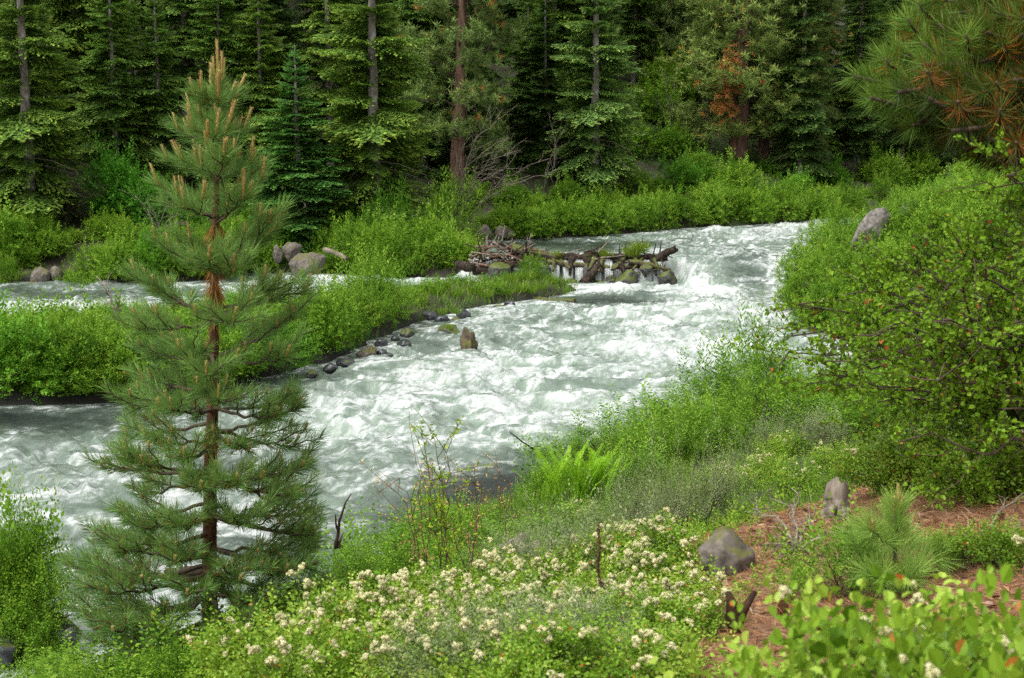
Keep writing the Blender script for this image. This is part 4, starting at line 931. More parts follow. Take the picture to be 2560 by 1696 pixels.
for (u, v, y) in OT:
    p1 = at(u + 8, v, y); p0 = ob + np.array([0, 0, (p1[2] - ob[2]) + r_.uniform(-.15, .55) + .10 * (v < 60) * 3])
    pine_branch(op, p0 - ob, p1 - ob, r_, 'bark_dark', nside=15, side_len=.42, L=.20, W=.006, per=150, candles=0, dead=.30, deadshoot=.3, up=.30, rad=.036, fwd=.6, sbase=.4, color=((1.0, .9, .55) if u < 935 else (.72, .56, .36)), tint=.42, bare=.35, drop=.05)

for (u, v, y) in [(930, 100, 10.1), (952, 128, 10.0), (968, 108, 10.3), (985, 138, 10.0), (1000, 100, 10.2), (918, 118, 10.6), (1005, 124, 10.0), (945, 82, 10.6), (1015, 80, 10.2), (1000, 148, 10.1), (962, 146, 10.4), (900, 92, 10.2)]:
    p1 = at(u, v, y); p0 = ob + np.array([0, 0, (p1[2] - ob[2]) + r_.uniform(-.3, .4)])
    pine_branch(op, p0 - ob, p1 - ob, r_, 'bark_dark', nside=12, side_len=.40, L=.18, W=.006, per=110, candles=0, dead=4, deadshoot=1.0, up=.2, rad=.045, fwd=.5, sbase=.3, tint=.3, bare=.35, drop=.25, color=(.62, .52, .45))['label'] = 'bough full of rust-coloured dead needles'
# pine seedling at right
sx, sy = at(893, 600, 7.4)[:2]; sb = np.array([sx, sy, gz(sx, sy) - .03]); st = at(897, 508, 7.4)
sp = thing('pine_seedling', 'knee-high pine seedling with soft bright needles among the low bushes', 'pine seedling', sb)
gt = Geo(); SP = curve(np.zeros(3), st - sb, 8, 0, .006, r_); tube(gt, SP, np.linspace(.017, .007, 8), 8); link('trunk', gt.mesh('trunk', M['bark_dark'], True), sp)
gl = Geo(); needles(gl, SP, r_, 700, .17, .0034, .72, fwd=.8, base=.45); link('foliage', gl.mesh('foliage', M['needle']), sp, color=(1.35, 1.25, 1.0))
gl = Geo(); needles(gl, SP[:4], r_, 160, .16, .0034, 0, fwd=-.4, drop=.5); g2 = Geo(); V_, Q_, T__ = gl.arrays(); g2.add(V_, Q_, .86 + .14 * r_.random(len(Q_))); link('dead_needles', g2.mesh('dead_needles', M['needle']), sp)
for (u, v, y) in ((858, 545, 7.3), (848, 560, 7.6), (928, 548, 7.5), (872, 528, 7.1), (918, 568, 7.1), (880, 575, 7.0), (905, 535, 7.7), (845, 535, 7.7)):
    p1 = at(u, v, y) - sb; f = min(.75, max(.25, (p1[2] - .12) / SP[-1][2])); k = f * 7; p0 = SP[int(k)]
    pine_branch(sp, p0, p1, r_, 'bark_dark', nside=1, side_len=.14, L=.16, W=.0034, per=210, candles=(v < 540), up=.5, rad=.008, tint=.72, cs=.55, bare=.4, color=(1.35, 1.25, 1.0))
for d_, h_ in ((0, .16), (.02, .1), (-.018, .09)):
    c = link('candle', CAND[1], sp, SP[-1] + np.array([d_, 0, -.02])); c.scale = (.8, .8, h_ / .2)
# ------------------------------------------------------------------ plants of the near bank
def gpos(u, v): y = hit(u, v); x = at(u, v, y)[0]; return np.array([x, y, gz(x, y)])
TB = [shoot_template(16, .16, .105, 700 + i, oval=True, spread=.8) for i in range(3)]     # oval glossy leaves
TN = [shoot_template(20, .12, .075, 710 + i, oval=False, spread=.8) for i in range(3)]
TL = [shoot_template(30, .13, .028, 720 + i, spread=.55) for i in range(3)]              # lance leaves up a wand
TG = [shoot_template(46, .07, .022, 730 + i, spread=.6) for i in range(3)]               # small grey leaves
TF = [shoot_template(13, .20, .17, 740 + i, oval=True, spread=1.0) for i in range(3)]
CEA = [make_shrub('glossy_shrub', 750 + i, 1.5, .75, 330, None, .30, 'gloss', 10, up=.6, stems=12, tmpls=TB) for i in range(4)]
NRS = [make_shrub('snowberry', 760 + i, 1.7, 1.0, 480, None, .36, 'leaf', 10, up=.6, tall=16, stems=12, tmpls=TN) for i in range(4)]
WND = [make_shrub('wand_shrub', 770 + i, 1.6, 1.2, 420, None, .50, 'leaf', 8, up=1.3, jit=.3, tall=26, stems=14, tmpls=TL) for i in range(4)]
SAG = [make_shrub('sagebrush', 780 + i, 1.3, .9, 380, None, .36, 'sage', 8, up=.9, jit=.4, tall=10, stems=14, tmpls=TG) for i in range(3)]
FRN = [make_shrub('front_shrub', 790 + i, .95, .55, 135, None, .21, 'gloss', 7, up=.8, stems=9, tmpls=TF) for i in range(3)]
TTF = [shoot_template(44, .20, .07, 795 + i, spread=.75) for i in range(2)]
AIRY = [make_shrub('airy_shrub', 797 + i, 1.3, .9, 170, None, .34, 'leaf', 7, up=.9, tall=8, stems=12, tmpls=TN) for i in range(2)]
SETS = {'c': (CEA, 1.5, .75), 'n': (NRS, 1.7, 1.0), 'w': (WND, 1.6, 1.3), 's': (SAG, 1.3, .95), 'f': (FRN, .95, .58), 'a': (AIRY, 1.3, .95)}
def blossom(seed):
    """a rounded cluster of tiny cream flowers"""
    r = np.random.default_rng(seed); g = Geo(); C = np.concatenate([[[0, 0, .034]], r.normal(size=(5, 3)) * [.017, .017, .012] + [0, 0, .026]]); n = 420; k = r.integers(0, len(C), n)
    d = unit(r.normal(size=(n, 3)) + [0, 0, .3]); q = np.array([.020, .014, .014, .013, .013, .012])[k] * (.75 + .3 * r.random(n)); P = C[k] + d * q[:, None]
    leaves(g, P - d * .004, unit(np.cross(d, r.normal(size=(n, 3)))), d + r.normal(size=(n, 3)) * .3, .0105, .0095, np.clip(.45 + .35 * d[:, 2] + .2 * r.normal(size=n), 0, 1)); return g.mesh('flower_cluster', M['flower'])
BLO = [blossom(820 + i) for i in range(4)]
nb = random.Random(8)
def near(u, v, w, h, color, kind, label, group, name='shrub', flowers=0, fs=1.0, y=None):
    """a shrub on the ground seen at (u, v); with y given it stands that far away instead"""
    if y is None: p = gpos(u, v)
    else: x = at(u, v, y)[0]; p = np.array([x, y, gz(x, y)])
    vs, W0, H0 = SETS[kind]; f, s = nb.choice(vs); k, kh = w / W0, h / H0
    o = thing(name, label, 'shrub', p - [0, 0, .03], nb.uniform(0, 6.28), group, (k, k, kh))
    link('foliage', f, o, color=shade(color, nb.uniform(.93, 1.07))); link('stems', s, o)
    if flowers:
        z = np.empty(len(f.vertices) * 3, np.float32); f.vertices.foreach_get('co', z); z = z.reshape(-1, 3); r2 = np.random.default_rng(int(u * 7 + v))
        cand = z[r2.integers(0, len(z), flowers * 14)]; key = cand[:, 2] - .25 * np.hypot(cand[:, 0], cand[:, 1]) + r2.normal(size=len(cand)) * .10; cand = cand[np.argsort(-key)][:flowers]
        for c in cand:
            q = link('flower_cluster', nb.choice(BLO), o, c + [0, 0, -.01]); s_ = fs * nb.uniform(.55, 1.25); q.scale = (s_ / k, s_ / k, s_ / kh); q.rotation_euler = (nb.uniform(-.5, .5), nb.uniform(-.5, .5), nb.uniform(0, 6))
    return o
CG, CGP = (.95, 1.0, .9), (1.15, 1.08, 1.0)
GF = 'cream-flowered bushes of the near slope'
for u, v, w, h, n, lab in [
 (330, 668, 1.2, .62, 14, 'cream-flowered bush at the right foot of the young pine'),
 (300, 700, 1.1, .6, 10, 'flowering bush at the bottom edge right of the young pine'),
 (372, 650, 1.1, .55, 20, 'bush thick with cream blossom right of the pine foot'),
 (405, 690, 1.1, .5, 20, 'cream-flowered bush at the bottom edge in the densest blossom'),
 (452, 662, 1.1, .5, 18, 'flowering bush in the densest blossom left of the bottom middle'),
 (480, 628, 1.1, .5, 16, 'flowering bush with the two round blossom heads'),
 (500, 690, 1.0, .45, 12, 'sparser flowering bush at the bottom middle'),
 (540, 650, 1.0, .5, 14, 'flowering bush with red leaves near the bottom middle'),
 (545, 612, 1.1, .5, 15, 'flowering bush left of the brown dead stalk'),
 (590, 636, 1.0, .45, 14, 'flowering bush under the brown dead stalk'),
 (600, 590, 1.1, .5, 14, 'flowering bush behind the brown dead stalk'),
 (640, 606, 1.1, .5, 18, 'flowering bush right of the brown dead stalk'),
 (648, 646, .9, .38, 8, 'flowering bush left of the forked charred stump'),
 (676, 622, .9, .36, 12, 'flowering bush in front of the grey-brown boulder'),
 (650, 574, 1.1, .5, 12, 'flowering bush left of the grey-brown boulder'),
 (575, 566, 1.2, .5, 9, 'flowering bush at the top of the blossom slope'),
 (612, 548, 1.2, .5, 9, 'flowering bush beside the grey-green sagebrush'),
 (585, 526, 1.2, .5, 8, 'flowering bush below the bright fern'),
 (730, 492, 1.3, .6, 12, 'flowering bush above the grey-brown boulder'),
 (765, 478, 1.3, .6, 9, 'flowering bush in the upper patch right of the sagebrush'),
 (800, 492, 1.2, .55, 6, 'glossy bush above the weathered stump with few blossoms'),
 (840, 470, 1.3, .6, 6, 'flowering bush below the tips of the big shrub'),
 (790, 455, 1.3, .6, 6, 'flowering bush beside the silvery sagebrush'),
 (700, 508, 1.2, .55, 8, 'flowering bush between sagebrush and boulder'),
 (640, 684, .9, .34, 4, 'leafy bush at the bottom edge under the dead stalk'),
 (560, 690, 1.0, .42, 6, 'low leafy bush at the bottom right of the middle'),
 (425, 625, 1.1, .5, 8, 'flowering bush at the lower edge of the green thicket'),
 (255, 690, 1.1, .55, 3, 'glossy bush in front of the pine trunk at the bottom edge'),
 (345, 620, 1.1, .55, 5, 'glossy bush beside the right lower boughs of the young pine'),
 (520, 580, 1.2, .45, 5, 'low glossy bush at the flat grey log in the grass'),
]: near(u, v, w * .86, h * .74, shade(CG if n < 10 else CGP, nb.uniform(.9, 1.1)), 'c', lab, GF, 'flowering_shrub', flowers=int(n * 2.3), fs=.92)
GN = 'leafy bushes of the near bank'
for u, v, w, h, c, k, lab in [
 (352, 600, 1.7, 1.0, G_LIME, 'n', 'green thicket bush right of the young pine'),
 (385, 575, 1.8, .9, G_LIME, 'n', 'green thicket bush below the forked bare twig'),
 (425, 590, 1.7, .8, G_MID, 'n', 'dark-hearted bush in the middle of the green thicket'),
 (375, 545, 1.8, .8, G_LIME, 'n', 'thicket bush at the foot of the forked bare twig'),
 (420, 550, 1.8, .85, G_LIME, 'n', 'thicket bush under the yellow dry twigs'),
 (460, 560, 1.7, .7, G_LIME, 'n', 'thicket bush by the tall thin sapling'),
 (470, 590, 1.6, .6, G_MID, 'n', 'low thicket bush left of the flat grey log'),
 (400, 528, 1.9, .7, G_LIME, 'w', 'wandy bush at the edge of the calm water'),
 (450, 536, 1.8, .6, G_OLIVE, 'w', 'thin bush standing before the calm dark water'),
 (490, 548, 1.7, .4, G_LIME, 'n', 'low bright bush on the flat shore'),
 (520, 556, 1.8, .35, G_LIME, 'n', 'low grassy bush on the flat shore under the black rock'),
 (550, 540, 1.8, .4, G_LIME, 'n', 'low bush below the dark shore hollow'),
 (345, 560, 1.7, .8, G_LIME, 'n', 'bush between young pine and forked twig'),
 (540, 500, 1.7, .8, G_LIME, 'n', 'bush left of the bright fern overhanging the water'),
 (320, 640, 1.5, .8, G_LIME, 'n', 'bush under the right boughs of the young pine'),
 (60, 690, 1.5, .7, G_LIME, 'n', 'pale bush at the bottom left corner'),
 (110, 700, 1.5, .7, G_LIME, 'n', 'bush at the bottom edge left of the young pine'),
 (160, 705, 1.5, .7, G_LIME, 'n', 'bush under the lowest left boughs of the young pine'),
 (205, 690, 1.4, .7, G_LIME, 'n', 'bush at the foot of the young pine trunk'),
 (20, 720, 1.4, .7, G_OLIVE, 'a', 'thin sprawling bush in the bottom left corner'),
 (250, 660, 1.4, .8, G_MID, 'n', 'bush behind the foot of the young pine'),
]: near(u, v, w * .9, h * (.62 if v > 600 else .85), c, k, lab, GN)
GW = 'wand-like bushes along the near shore'
for u, v, w, h, c, k, lab in [
 (560, 470, 2.2, 1.1, G_LIME, 'w', 'bush with loose wands at the shore left of the fern'),
 (600, 462, 2.2, 1.2, G_LIME, 'w', 'wandy bush right behind the bright fern'),
 (640, 462, 2.3, 1.2, G_OLIVE, 'w', 'reddish-green wandy bush right of the fern'),
 (680, 458, 2.3, 1.3, G_LIME, 'w', 'wandy bush above the sagebrush'),
 (610, 440, 2.4, 1.1, G_LIME, 'w', 'shore bush standing against the rapids'),
 (650, 432, 2.4, 1.1, G_OLIVE, 'w', 'olive shore bush against the white water'),
 (690, 426, 2.4, 1.2, G_LIME, 'w', 'shore bush below the wide rapids'),
 (725, 440, 2.4, 1.3, G_OLIVE, 'w', 'dense wandy bush in the middle of the right shore'),
 (730, 412, 2.4, 1.4, G_OLIVE, 'w', 'shore bush left of the tall leafy wands'),
 (770, 400, 2.2, 2.0, G_LIME, 'w', 'tall leafy wands standing up against the eddy'),
 (770, 430, 2.4, 1.4, G_OLIVE, 'w', 'bush under the tall leafy wands'),
 (815, 405, 2.4, 1.2, G_LIME, 'w', 'bush in front of the calm eddy'),
 (820, 432, 2.4, 1.3, G_LIME, 'w', 'bush below the eddy under the shrub tips'),
 (860, 400, 2.4, 1.2, G_LIME, 'w', 'bush on the shore under the big shrub'),
 (870, 428, 2.4, 1.3, G_OLIVE, 'w', 'bush behind the lower twigs of the big shrub'),
 (915, 400, 2.6, 1.5, G_LIME, 'n', 'bush deep behind the big shrub on the flat'),
 (965, 400, 2.8, 1.6, G_LIME, 'n', 'bush at right behind the big shrub stems'),
 (1015, 390, 2.8, 1.6, G_LIME, 'n', 'bush at the right edge behind the big shrub stems'),
 (905, 365, 2.8, 1.5, G_MID, 'n', 'bush beyond the big shrub near the spit'),
 (960, 350, 2.8, 1.8, G_LIME, 'n', 'bush beyond the big shrub on the rising bank'),
 (1015, 345, 2.8, 1.8, G_MID, 'n', 'bush beyond the big shrub at the right edge'),
 (655, 486, 2.0, .9, G_LIME, 'w', 'low wandy bush between fern and sagebrush'),
]: near(u, v, w, h * ((.58 if 'tall leafy' not in lab else .8) if k == 'w' else .75), shade(nb.choice((c, G_OLIVE, G_MID)), nb.uniform(.85, 1.1)), k if 'wand' in lab else 'n', lab, GW, 'wand_shrub')
GS = 'grey-green brush of the near slope'
for u, v, w, h, c, lab in [
 (672, 540, 1.4, 1.25, (.95, 1, .85), 'feathery grey-green sagebrush left of the boulder'),
 (712, 530, 1.4, 1.15, (.9, .95, .8), 'feathery sagebrush right behind the boulder'),
 (640, 530, 1.3, 1.0, (.9, .95, .8), 'sagebrush left of the tallest feathery one'),
 (560, 590, 1.1, .5, (.85, .9, .8), 'low twiggy grey brush behind the dead stalk'),
 (600, 572, 1.1, .5, (.85, .9, .8), 'thin grey brush at the top of the blossom slope'),
 (780, 450, 1.3, .7, (1.7, 1.75, 1.9), 'silvery sagebrush at the edge of the upper bushes'),
 (826, 448, 1.2, .7, (1.7, 1.75, 1.9), 'silvery sagebrush under the tips of the big shrub'),
 (530, 665, .9, .35, (1.0, 1.05, 1.0), 'pale grey brush at the bottom middle'),
 (572, 660, .9, .35, (1.0, 1.05, 1.0), 'pale grey brush low under the dead stalk'),
 (480, 690, .9, .4, (1.0, 1.05, 1.0), 'grey-green brush at the bottom edge'),
]: near(u, v, w, h, c, 's', lab, GS, 'sagebrush')
GB = 'glossy bushes right before the viewer'
for u, v, y, w, h, c, n, lab in [
 (778, 700, 4.2, .8, .30, CGP, 3, 'blurred bush with pale buds at the bottom edge'),
 (850, 690, 3.7, .85, .50, CGP, 3, 'blurred bush in front of the pine seedling'),
 (905, 700, 3.3, .8, .52, CGP, 4, 'large blurred leaves and yellow-green buds at the bottom right'),
 (960, 700, 3.1, .8, .55, CGP, 4, 'blurred bush with upright buds near the bottom right corner'),
 (1020, 690, 3.2, .8, .60, CGP, 4, 'blurred bush in the bottom right corner'),
 (990, 640, 4.2, .8, .40, CG, 3, 'glossy bush behind the bottom right corner'),
 (930, 650, 4.3, .8, .36, CG, 2, 'glossy bush just below the pine seedling'),
]: near(u, v, w * 1.15, h * (1.42 if u > 800 else 1.2), c, 'f', lab, GB, 'glossy_shrub', flowers=n * 2, fs=.7, y=y)
for u, v, w, h, c, lab in [
 (836, 596, .7, .40, G_PALE, 'pale airy bush left of the pine seedling'),
]: near(u, v, w, h, c, 'a', lab, GN, 'airy_shrub')
# the bush on its rock at the lower left
near(26, 560, 1.7, 1.35, G_LIME, 'n', 'tall bright bush on the small islet at the lower left', GN, y=18.2)
near(52, 600, 1.2, .9, G_LIME, 'n', 'lower bright bush at the right of the islet', GN, y=17.9)
near(-8, 600, 1.4, 1.1, G_LIME, 'n', 'bright bush at the left edge on the islet', GN, y=18.0)
near(22, 560, .9, 1.15, G_OLIVE, 'w', 'thin wands rising above the islet bush', GN, y=18.4)

near(8, 640, 1.3, .7, G_LIME, 'n', 'low bright bush over the dark rock at the left edge', GN, y=17.35)
near(48, 640, 1.0, .55, G_LIME, 'n', 'low leafy bush at the near end of the islet', GN, y=17.4)
for u, v, w, h, n, lab in [(905, 490, 1.1, .5, 3, 'leafy bush under the left side of the big shrub'), (955, 484, 1.2, .55, 2, 'leafy bush under the middle of the big shrub'), (1005, 500, 1.1, .55, 2, 'leafy bush under the big shrub at the right edge'), (872, 478, 1.1, .5, 3, 'leafy bush on the far rim of the needle litter'), (985, 572, .7, .3, 1, 'small leafy bush on the litter near the right edge')]:
    near(u, v, w, h, shade(CG, nb.uniform(.75, 1.0)), 'c', lab, GF, 'flowering_shrub', flowers=n)
# fern
p = gpos(586, 506); o = thing('fern', 'bright yellow-green fern at the shore', 'fern', p); r_ = np.random.default_rng(61)
for k in range(80):
    a = r_.random() * 6.28; ln = .70 + .45 * r_.random(); lean_ = .25 + .35 * r_.random(); e = np.array([math.cos(a) * ln * lean_, math.sin(a) * ln * lean_, ln * .85]); b_ = r_.normal(size=3) * [.28, .18, 0]
    P = curve(b_, e + b_, 10, 0, .01, r_, up0=np.array([math.cos(a) * .05, math.sin(a) * .05, ln * .55]))
    g = Geo(); tube(g, P, np.linspace(.006, .002, 10), 4, .2); n = 76; t = .12 + .88 * np.repeat(np.arange(n // 2) / (n // 2), 2); pp = np.stack([np.interp(t, np.linspace(0, 1, 10), P[:, c]) for c in range(3)], -1)
    dv = unit(P[-1] - P[4]); sd = unit(np.cross(dv, [math.cos(a) + .01, math.sin(a), .2])); D = dv * .55 + sd * np.tile([1, -1], n // 2)[:, None] + r_.normal(size=(n, 3)) * .12
    leaves(g, pp, D, unit(np.cross(sd, dv) + r_.normal(size=(n, 3)) * .15), .075 * np.sin(np.clip(t * 1.0, .1, 1) * 2.5 + .35).clip(.18), .015, np.clip(.35 + .5 * t + .2 * r_.normal(), 0, 1)); link('frond', g.mesh('frond', M['fern']), o)

# the big loose shrub at the right
bb = np.array([4.25, 10.6, gz(4.25, 10.6) - .05]); o = thing('big_shrub', 'big loose shrub with small round leaves and dark stems filling the right side', 'shrub', bb); r_ = np.random.default_rng(99)
tg = [(786, 338), (800, 304), (812, 374), (792, 352), (826, 330), (840, 292), (850, 360), (858, 320), (872, 402), (884, 300), (890, 262), (898, 350), (902, 440), (910, 290), (922, 268), (928, 320), (936, 380), (944, 470), (950, 270), (962, 252), (966, 300),
      (976, 340), (988, 236), (1006, 178), (996, 280), (1004, 410), (1014, 212), (1016, 320), (1022, 156), (1030, 250), (1040, 370), (830, 384), (870, 335), (915, 400), (960, 430), (1000, 470), (880, 460), (1060, 300), (1060, 200), (930, 270), (1000, 350), (970, 260)]
for (u, v) in tg:
    y = r_.uniform(9.0, 11.8) if u > 860 else r_.uniform(9.6, 10.8); e = at(u, v, y) - bb; ln = np.linalg.norm(e); b = np.array([r_.normal() * .22 + .25 * (u > 960), r_.normal() * .22, .02])
    P = curve(b, e, 14, 0, .018 * ln, r_, up0=np.array([e[0] * .22, e[1] * .3, max(.5, e[2] * .75) + .15]))
    gw, gf = Geo(), Geo(); tube(gw, P, np.linspace(.019, .005, 14), 6); Lp, Ld = [], []
    def clothe(Q, n, r=r_):
        t = .15 + .87 * r.random(n); q = np.stack([np.interp(t, np.linspace(0, 1, len(Q)), Q[:, c]) for c in range(3)], -1); Lp.append(q); Ld.append(unit(r.normal(size=(n, 3)) + unit(Q[-1] - Q[0]) * .7 + [0, 0, .2]))
    for j in range(16):
        k = 4 + int(r_.random() * 9.5); dd = unit(unit(P[min(13, k + 1)] - P[k]) * .9 + r_.normal(size=3) * .6 + [0, 0, .12]); l2 = .22 + .4 * r_.random(); Q = curve(P[k], P[k] + dd * l2, 6, .02, .014, r_); tube(gw, Q, np.linspace(.005, .002, 6), 4)
        for j2 in range(3):
            k2 = 1 + int(r_.random() * 4.9); d2 = unit(dd + r_.normal(size=3) * .7); Q2 = curve(Q[k2], Q[k2] + d2 * (.10 + .16 * r_.random()), 4, 0, .006, r_); tube(gw, Q2, [.003, .0025, .002, .0016], 3); clothe(Q2, 9)
        clothe(Q, 9)
    q = np.concatenate(Lp); d = np.concatenate(Ld); n = len(q); big = r_.random(n)
    T = np.clip(.42 + .16 * r_.normal(size=n), 0, .84); T = np.where(big > .982, .92 + .08 * r_.random(n), T)
    leaves(gf, q, d, unit(r_.normal(size=(n, 3)) * .6 + [0, -.2, .8]), .026 + .022 * r_.random(n), .033 * (.7 + .5 * r_.random(n)), T, True)
    s_ = link('stem', gw.mesh('stem', M['bark_dark'], True), o); link('foliage', gf.mesh('foliage', M['bigshrub']), s_)
# ------------------------------------------------------------------ rocks, driftwood, small things
def rock(u, v, wpx, hpx, mat, seed, label, y=None, group=None, name='boulder', tilt=0, depth=1.0, sink=.25, z=None):
    """a rock whose middle is seen at (u, v), wpx by hpx pixels large there"""
    if y is None: y = hit(u, v + hpx * .35)
    p = at(u, v, y); w, h = wpx * y / F, hpx * y / F; r = random.Random(seed)
    me = make_rock(seed, mat, (w, w * depth * r.uniform(.8, 1.1), h * 1.25))
    o = link(name, me, None, p - [0, 0, h * .12]); o.rotation_euler = (0, R(tilt), 0); return tag(o, label, 'rock', group)
rock(308, 262, 36, 22, 'rock_brown', 11, 'large pale boulder at the far waterline right of the young pine', y=58.6, depth=.8)
rock(292, 250, 20, 16, 'rock_brown', 12, 'smaller rounded boulder behind the large pale one', y=60.0)
rock(278, 252, 10, 16, 'rock_brown', 13, 'narrow upright rock left of the rounded boulder', y=59.8)
rock(41, 275, 20, 20, 'rock_brown', 14, 'grey-brown rock at the left far waterline', y=57.2, group=None)
rock(56, 273, 17, 16, 'rock_brown', 15, 'second grey-brown rock just right of its twin', y=57.6)
rock(32, 284, 14, 5, 'rock_brown', 16, 'flat low rock in the side channel at the left', y=56.4, name='flat_rock')
rock(485, 231, 16, 13, 'rock_brown', 17, 'rust-brown boulder at the left of the far pool', y=66.4)
rock(502, 231, 13, 12, 'rock_brown', 18, 'brown boulder in the middle at the far pool', y=67)
rock(510, 233, 9, 10, 'rock_brown', 19, 'small brown boulder at the right of the far pool group', y=67.2)
rock(641, 112, 24, 44, 'rock', 20, 'pale lichened rock outcrop high in the gap of the forest', y=93, name='rock_outcrop')
rock(871, 226, 25, 44, 'rock', 21, 'leaning grey rock standing out of the right bank bushes', y=46.5, tilt=28, depth=.6)
rock(909, 209, 16, 24, 'rock', 22, 'darker grey rock among the crest bushes of the right bank', y=49, tilt=10)
rock(962, 186, 34, 12, 'rock', 23, 'low grey ledge on the crest of the right bank', y=50, name='rock_ledge')
rock(727, 554, 58, 56, 'rock_brown', 24, 'grey-brown boulder on the needle-strewn slope', depth=.8)
rock(497, 517, 13, 11, 'rock_wet', 25, 'black wet rock poking out of the calm shallows', y=24.0)
rock(562, 500, 26, 18, 'rock_wet', 26, 'black shore rock in the hollow under the fern', y=24.6)
rock(4, 648, 44, 22, 'rock_wet', 27, 'dark wet rock under the islet bush', y=17.2)
rock(66, 635, 22, 20, 'rock_wet', 28, 'dark rock at the right end of the islet', y=17.6)
for i, (u, v, w, h, m, lab) in enumerate([
 (449, 331, 25, 14, 'rock_moss', 'mossy dome rock left of the standing stump in the rapids'), (407, 334, 16, 11, 'rock_moss', 'small bright-mossed rock near the island edge'),
 (404, 343, 14, 8, 'rock_wet', 'black rock in the broken water below the small mossed rock'), (381, 343, 15, 10, 'rock_wet', 'black rock at the foot of the island shrubs'),
 (367, 352, 22, 13, 'rock_brown', 'brown shore rock at the corner of the island'), (382, 353, 12, 8, 'rock_wet', 'small black rock right of the brown shore rock'),
 (389, 356, 9, 6, 'rock_wet', 'smallest black rock off the island corner'), (443, 319, 18, 9, 'rock_wet', 'flat black slab behind the mossy dome rock'),
 (463, 314, 16, 11, 'rock_wet', 'dark rock above the standing stump'), (456, 320, 12, 7, 'rock_moss', 'low mossed rock right behind the standing stump'),
 (430, 316, 20, 11, 'rock_wet', 'black rock under the island grass left of the stump'), (510, 305, 12, 9, 'rock_wet', 'blue-black rock at the front of the island tip'),
 (556, 288, 11, 12, 'rock_wet', 'dark rock at the end of the island tip'), (312, 373, 12, 7, 'rock_moss', 'bright green mossed rock at the dark island edge'),
 (345, 362, 20, 9, 'rock_wet', 'black rock under the low island bushes'), (330, 368, 16, 8, 'rock_wet', 'black rock along the dark edge of the island'),
 (395, 338, 10, 7, 'rock_wet', 'dark stone between the black rocks of the shore'), (500, 307, 14, 6, 'rock_moss', 'mossy ledge stone under the island tip grass')]):
    rock(u, v, w, h, m, 40 + i, lab, y=float(np.clip(onz(u, v + h * .4, .1)[1], 30, 60)), group='rocks of the island shore', name='shore_rock')
for i, (u, v, w, h, m, lab) in enumerate([(628, 279, 27, 17, 'rock_moss', 'biggest mossy boulder under the log jam'), (668, 276, 20, 17, 'rock_moss', 'dark mossy boulder at the right end of the log jam'),
 (610, 280, 13, 9, 'rock_moss', 'mossy boulder between the falls of the log jam'), (586, 272, 8, 15, 'rock_moss', 'narrow mossy rock splitting the falls'), (571, 282, 12, 7, 'rock_moss', 'low mossy rock at the foot of the left fall'),
 (598, 284, 22, 8, 'rock_moss', 'low brown mossy rock in the foam under the jam'), (500, 268, 24, 13, 'rock_moss', 'mossy rock in the tangled left end of the jam'), (520, 272, 24, 13, 'rock_wet', 'dark rock under the tangled left end of the jam'),
 (542, 274, 26, 15, 'rock_wet', 'dark rock behind the small bush of the jam'), (556, 284, 14, 6, 'rock_moss', 'mossy rock left of the foot of the falls'), (646, 268, 14, 9, 'rock_moss', 'mossy lump right of the biggest jam boulder')]):
    rock(u, v, w, h, m, 70 + i, lab, y=57.9 + .02 * (i % 3), group='rocks of the log jam', name='jam_rock', depth=.7)
def log(P0, P1, r0, r1, mat, label, name='log', group=None, seed=0, knots=4, cat='log', bend=.06):
    """an old trunk: fluted and uneven round its axis, torn ends, snapped-off branch stubs"""
    r = np.random.default_rng(seed); P0, P1 = np.asarray(P0, float), np.asarray(P1, float); c = P0; ln = np.linalg.norm(P1 - P0); m, sd = 20, 14
    P = curve(P0, P1, m, ln * bend * r.normal() * .5, .006 * ln, r) - c; g = Geo(); tube(g, P, np.linspace(r0, r1, m), sd)
    V = g.V[0]; k = np.arange(m * sd); ring, an = k // sd, (k % sd) / sd * 6.283; ax = P[ring]
    f = 1 + .20 * pn3(np.stack([np.cos(an) * 1.7, np.sin(an) * 1.7, ring * .22 + seed], -1), seed) + .10 * pn3(np.stack([np.cos(an) * 4, np.sin(an) * 4, ring * .5], -1), seed + 3)
    V[:m * sd] = ax + (V[:m * sd] - ax) * f[:, None]
    d = unit(P[-1] - P[0]); e = ring == m - 1; V[:m * sd][e] += d * (r.random(sd)[:, None] * r0 * 1.2); e = ring == 0; V[:m * sd][e] -= d * (r.random(sd)[:, None] * r0 * .8)
    for k in range(knots):
        i = r.integers(2, m - 2); q = r.normal(size=3) + [0, -.3, .7]; q = unit(q - d * (q @ d)); l2 = r.uniform(1.3, 2.6) * r0 + .03; w = min(r0 * .22, .03); tube(g, [P[i], P[i] + q * l2 * .6, P[i] + q * l2 + d * .2 * l2], [w, w * .8, w * .55], 5)
    o = link(name, g.mesh(name, M[mat], True), None, c); return tag(o, label, cat, group)
GJ = 'logs of the log jam'
log(at(530, 258, 58.8), at(664, 258, 58.9), .20, .13, 'wood_brown', 'long dark log lying across the top of the falls', group=GJ, seed=1)
log(at(512, 250, 58.9), at(556, 258, 58.5), .26, .16, 'wood_mossy', 'thick mossy log at the left of the jam', group=GJ, seed=2)
log(at(655, 261, 58.6), at(673, 250, 58.3), .17, .14, 'wood_brown', 'broken log end sticking up at the right of the jam', group=GJ, seed=3, knots=2)
log(at(583, 283, 57.4), at(597, 268, 58.1), .18, .16, 'wood_brown', 'short brown log propped up against the falls', group=GJ, seed=4, knots=0)
log(at(548, 262, 58.4), at(640, 266, 58.3), .13, .10, 'wood_mossy', 'mossy log just under the long dark log', group=GJ, seed=5)
log(at(630, 262, 58.2), at(668, 270, 57.9), .12, .08, 'wood_mossy', 'slanting mossy log at the right of the falls', group=GJ, seed=6)
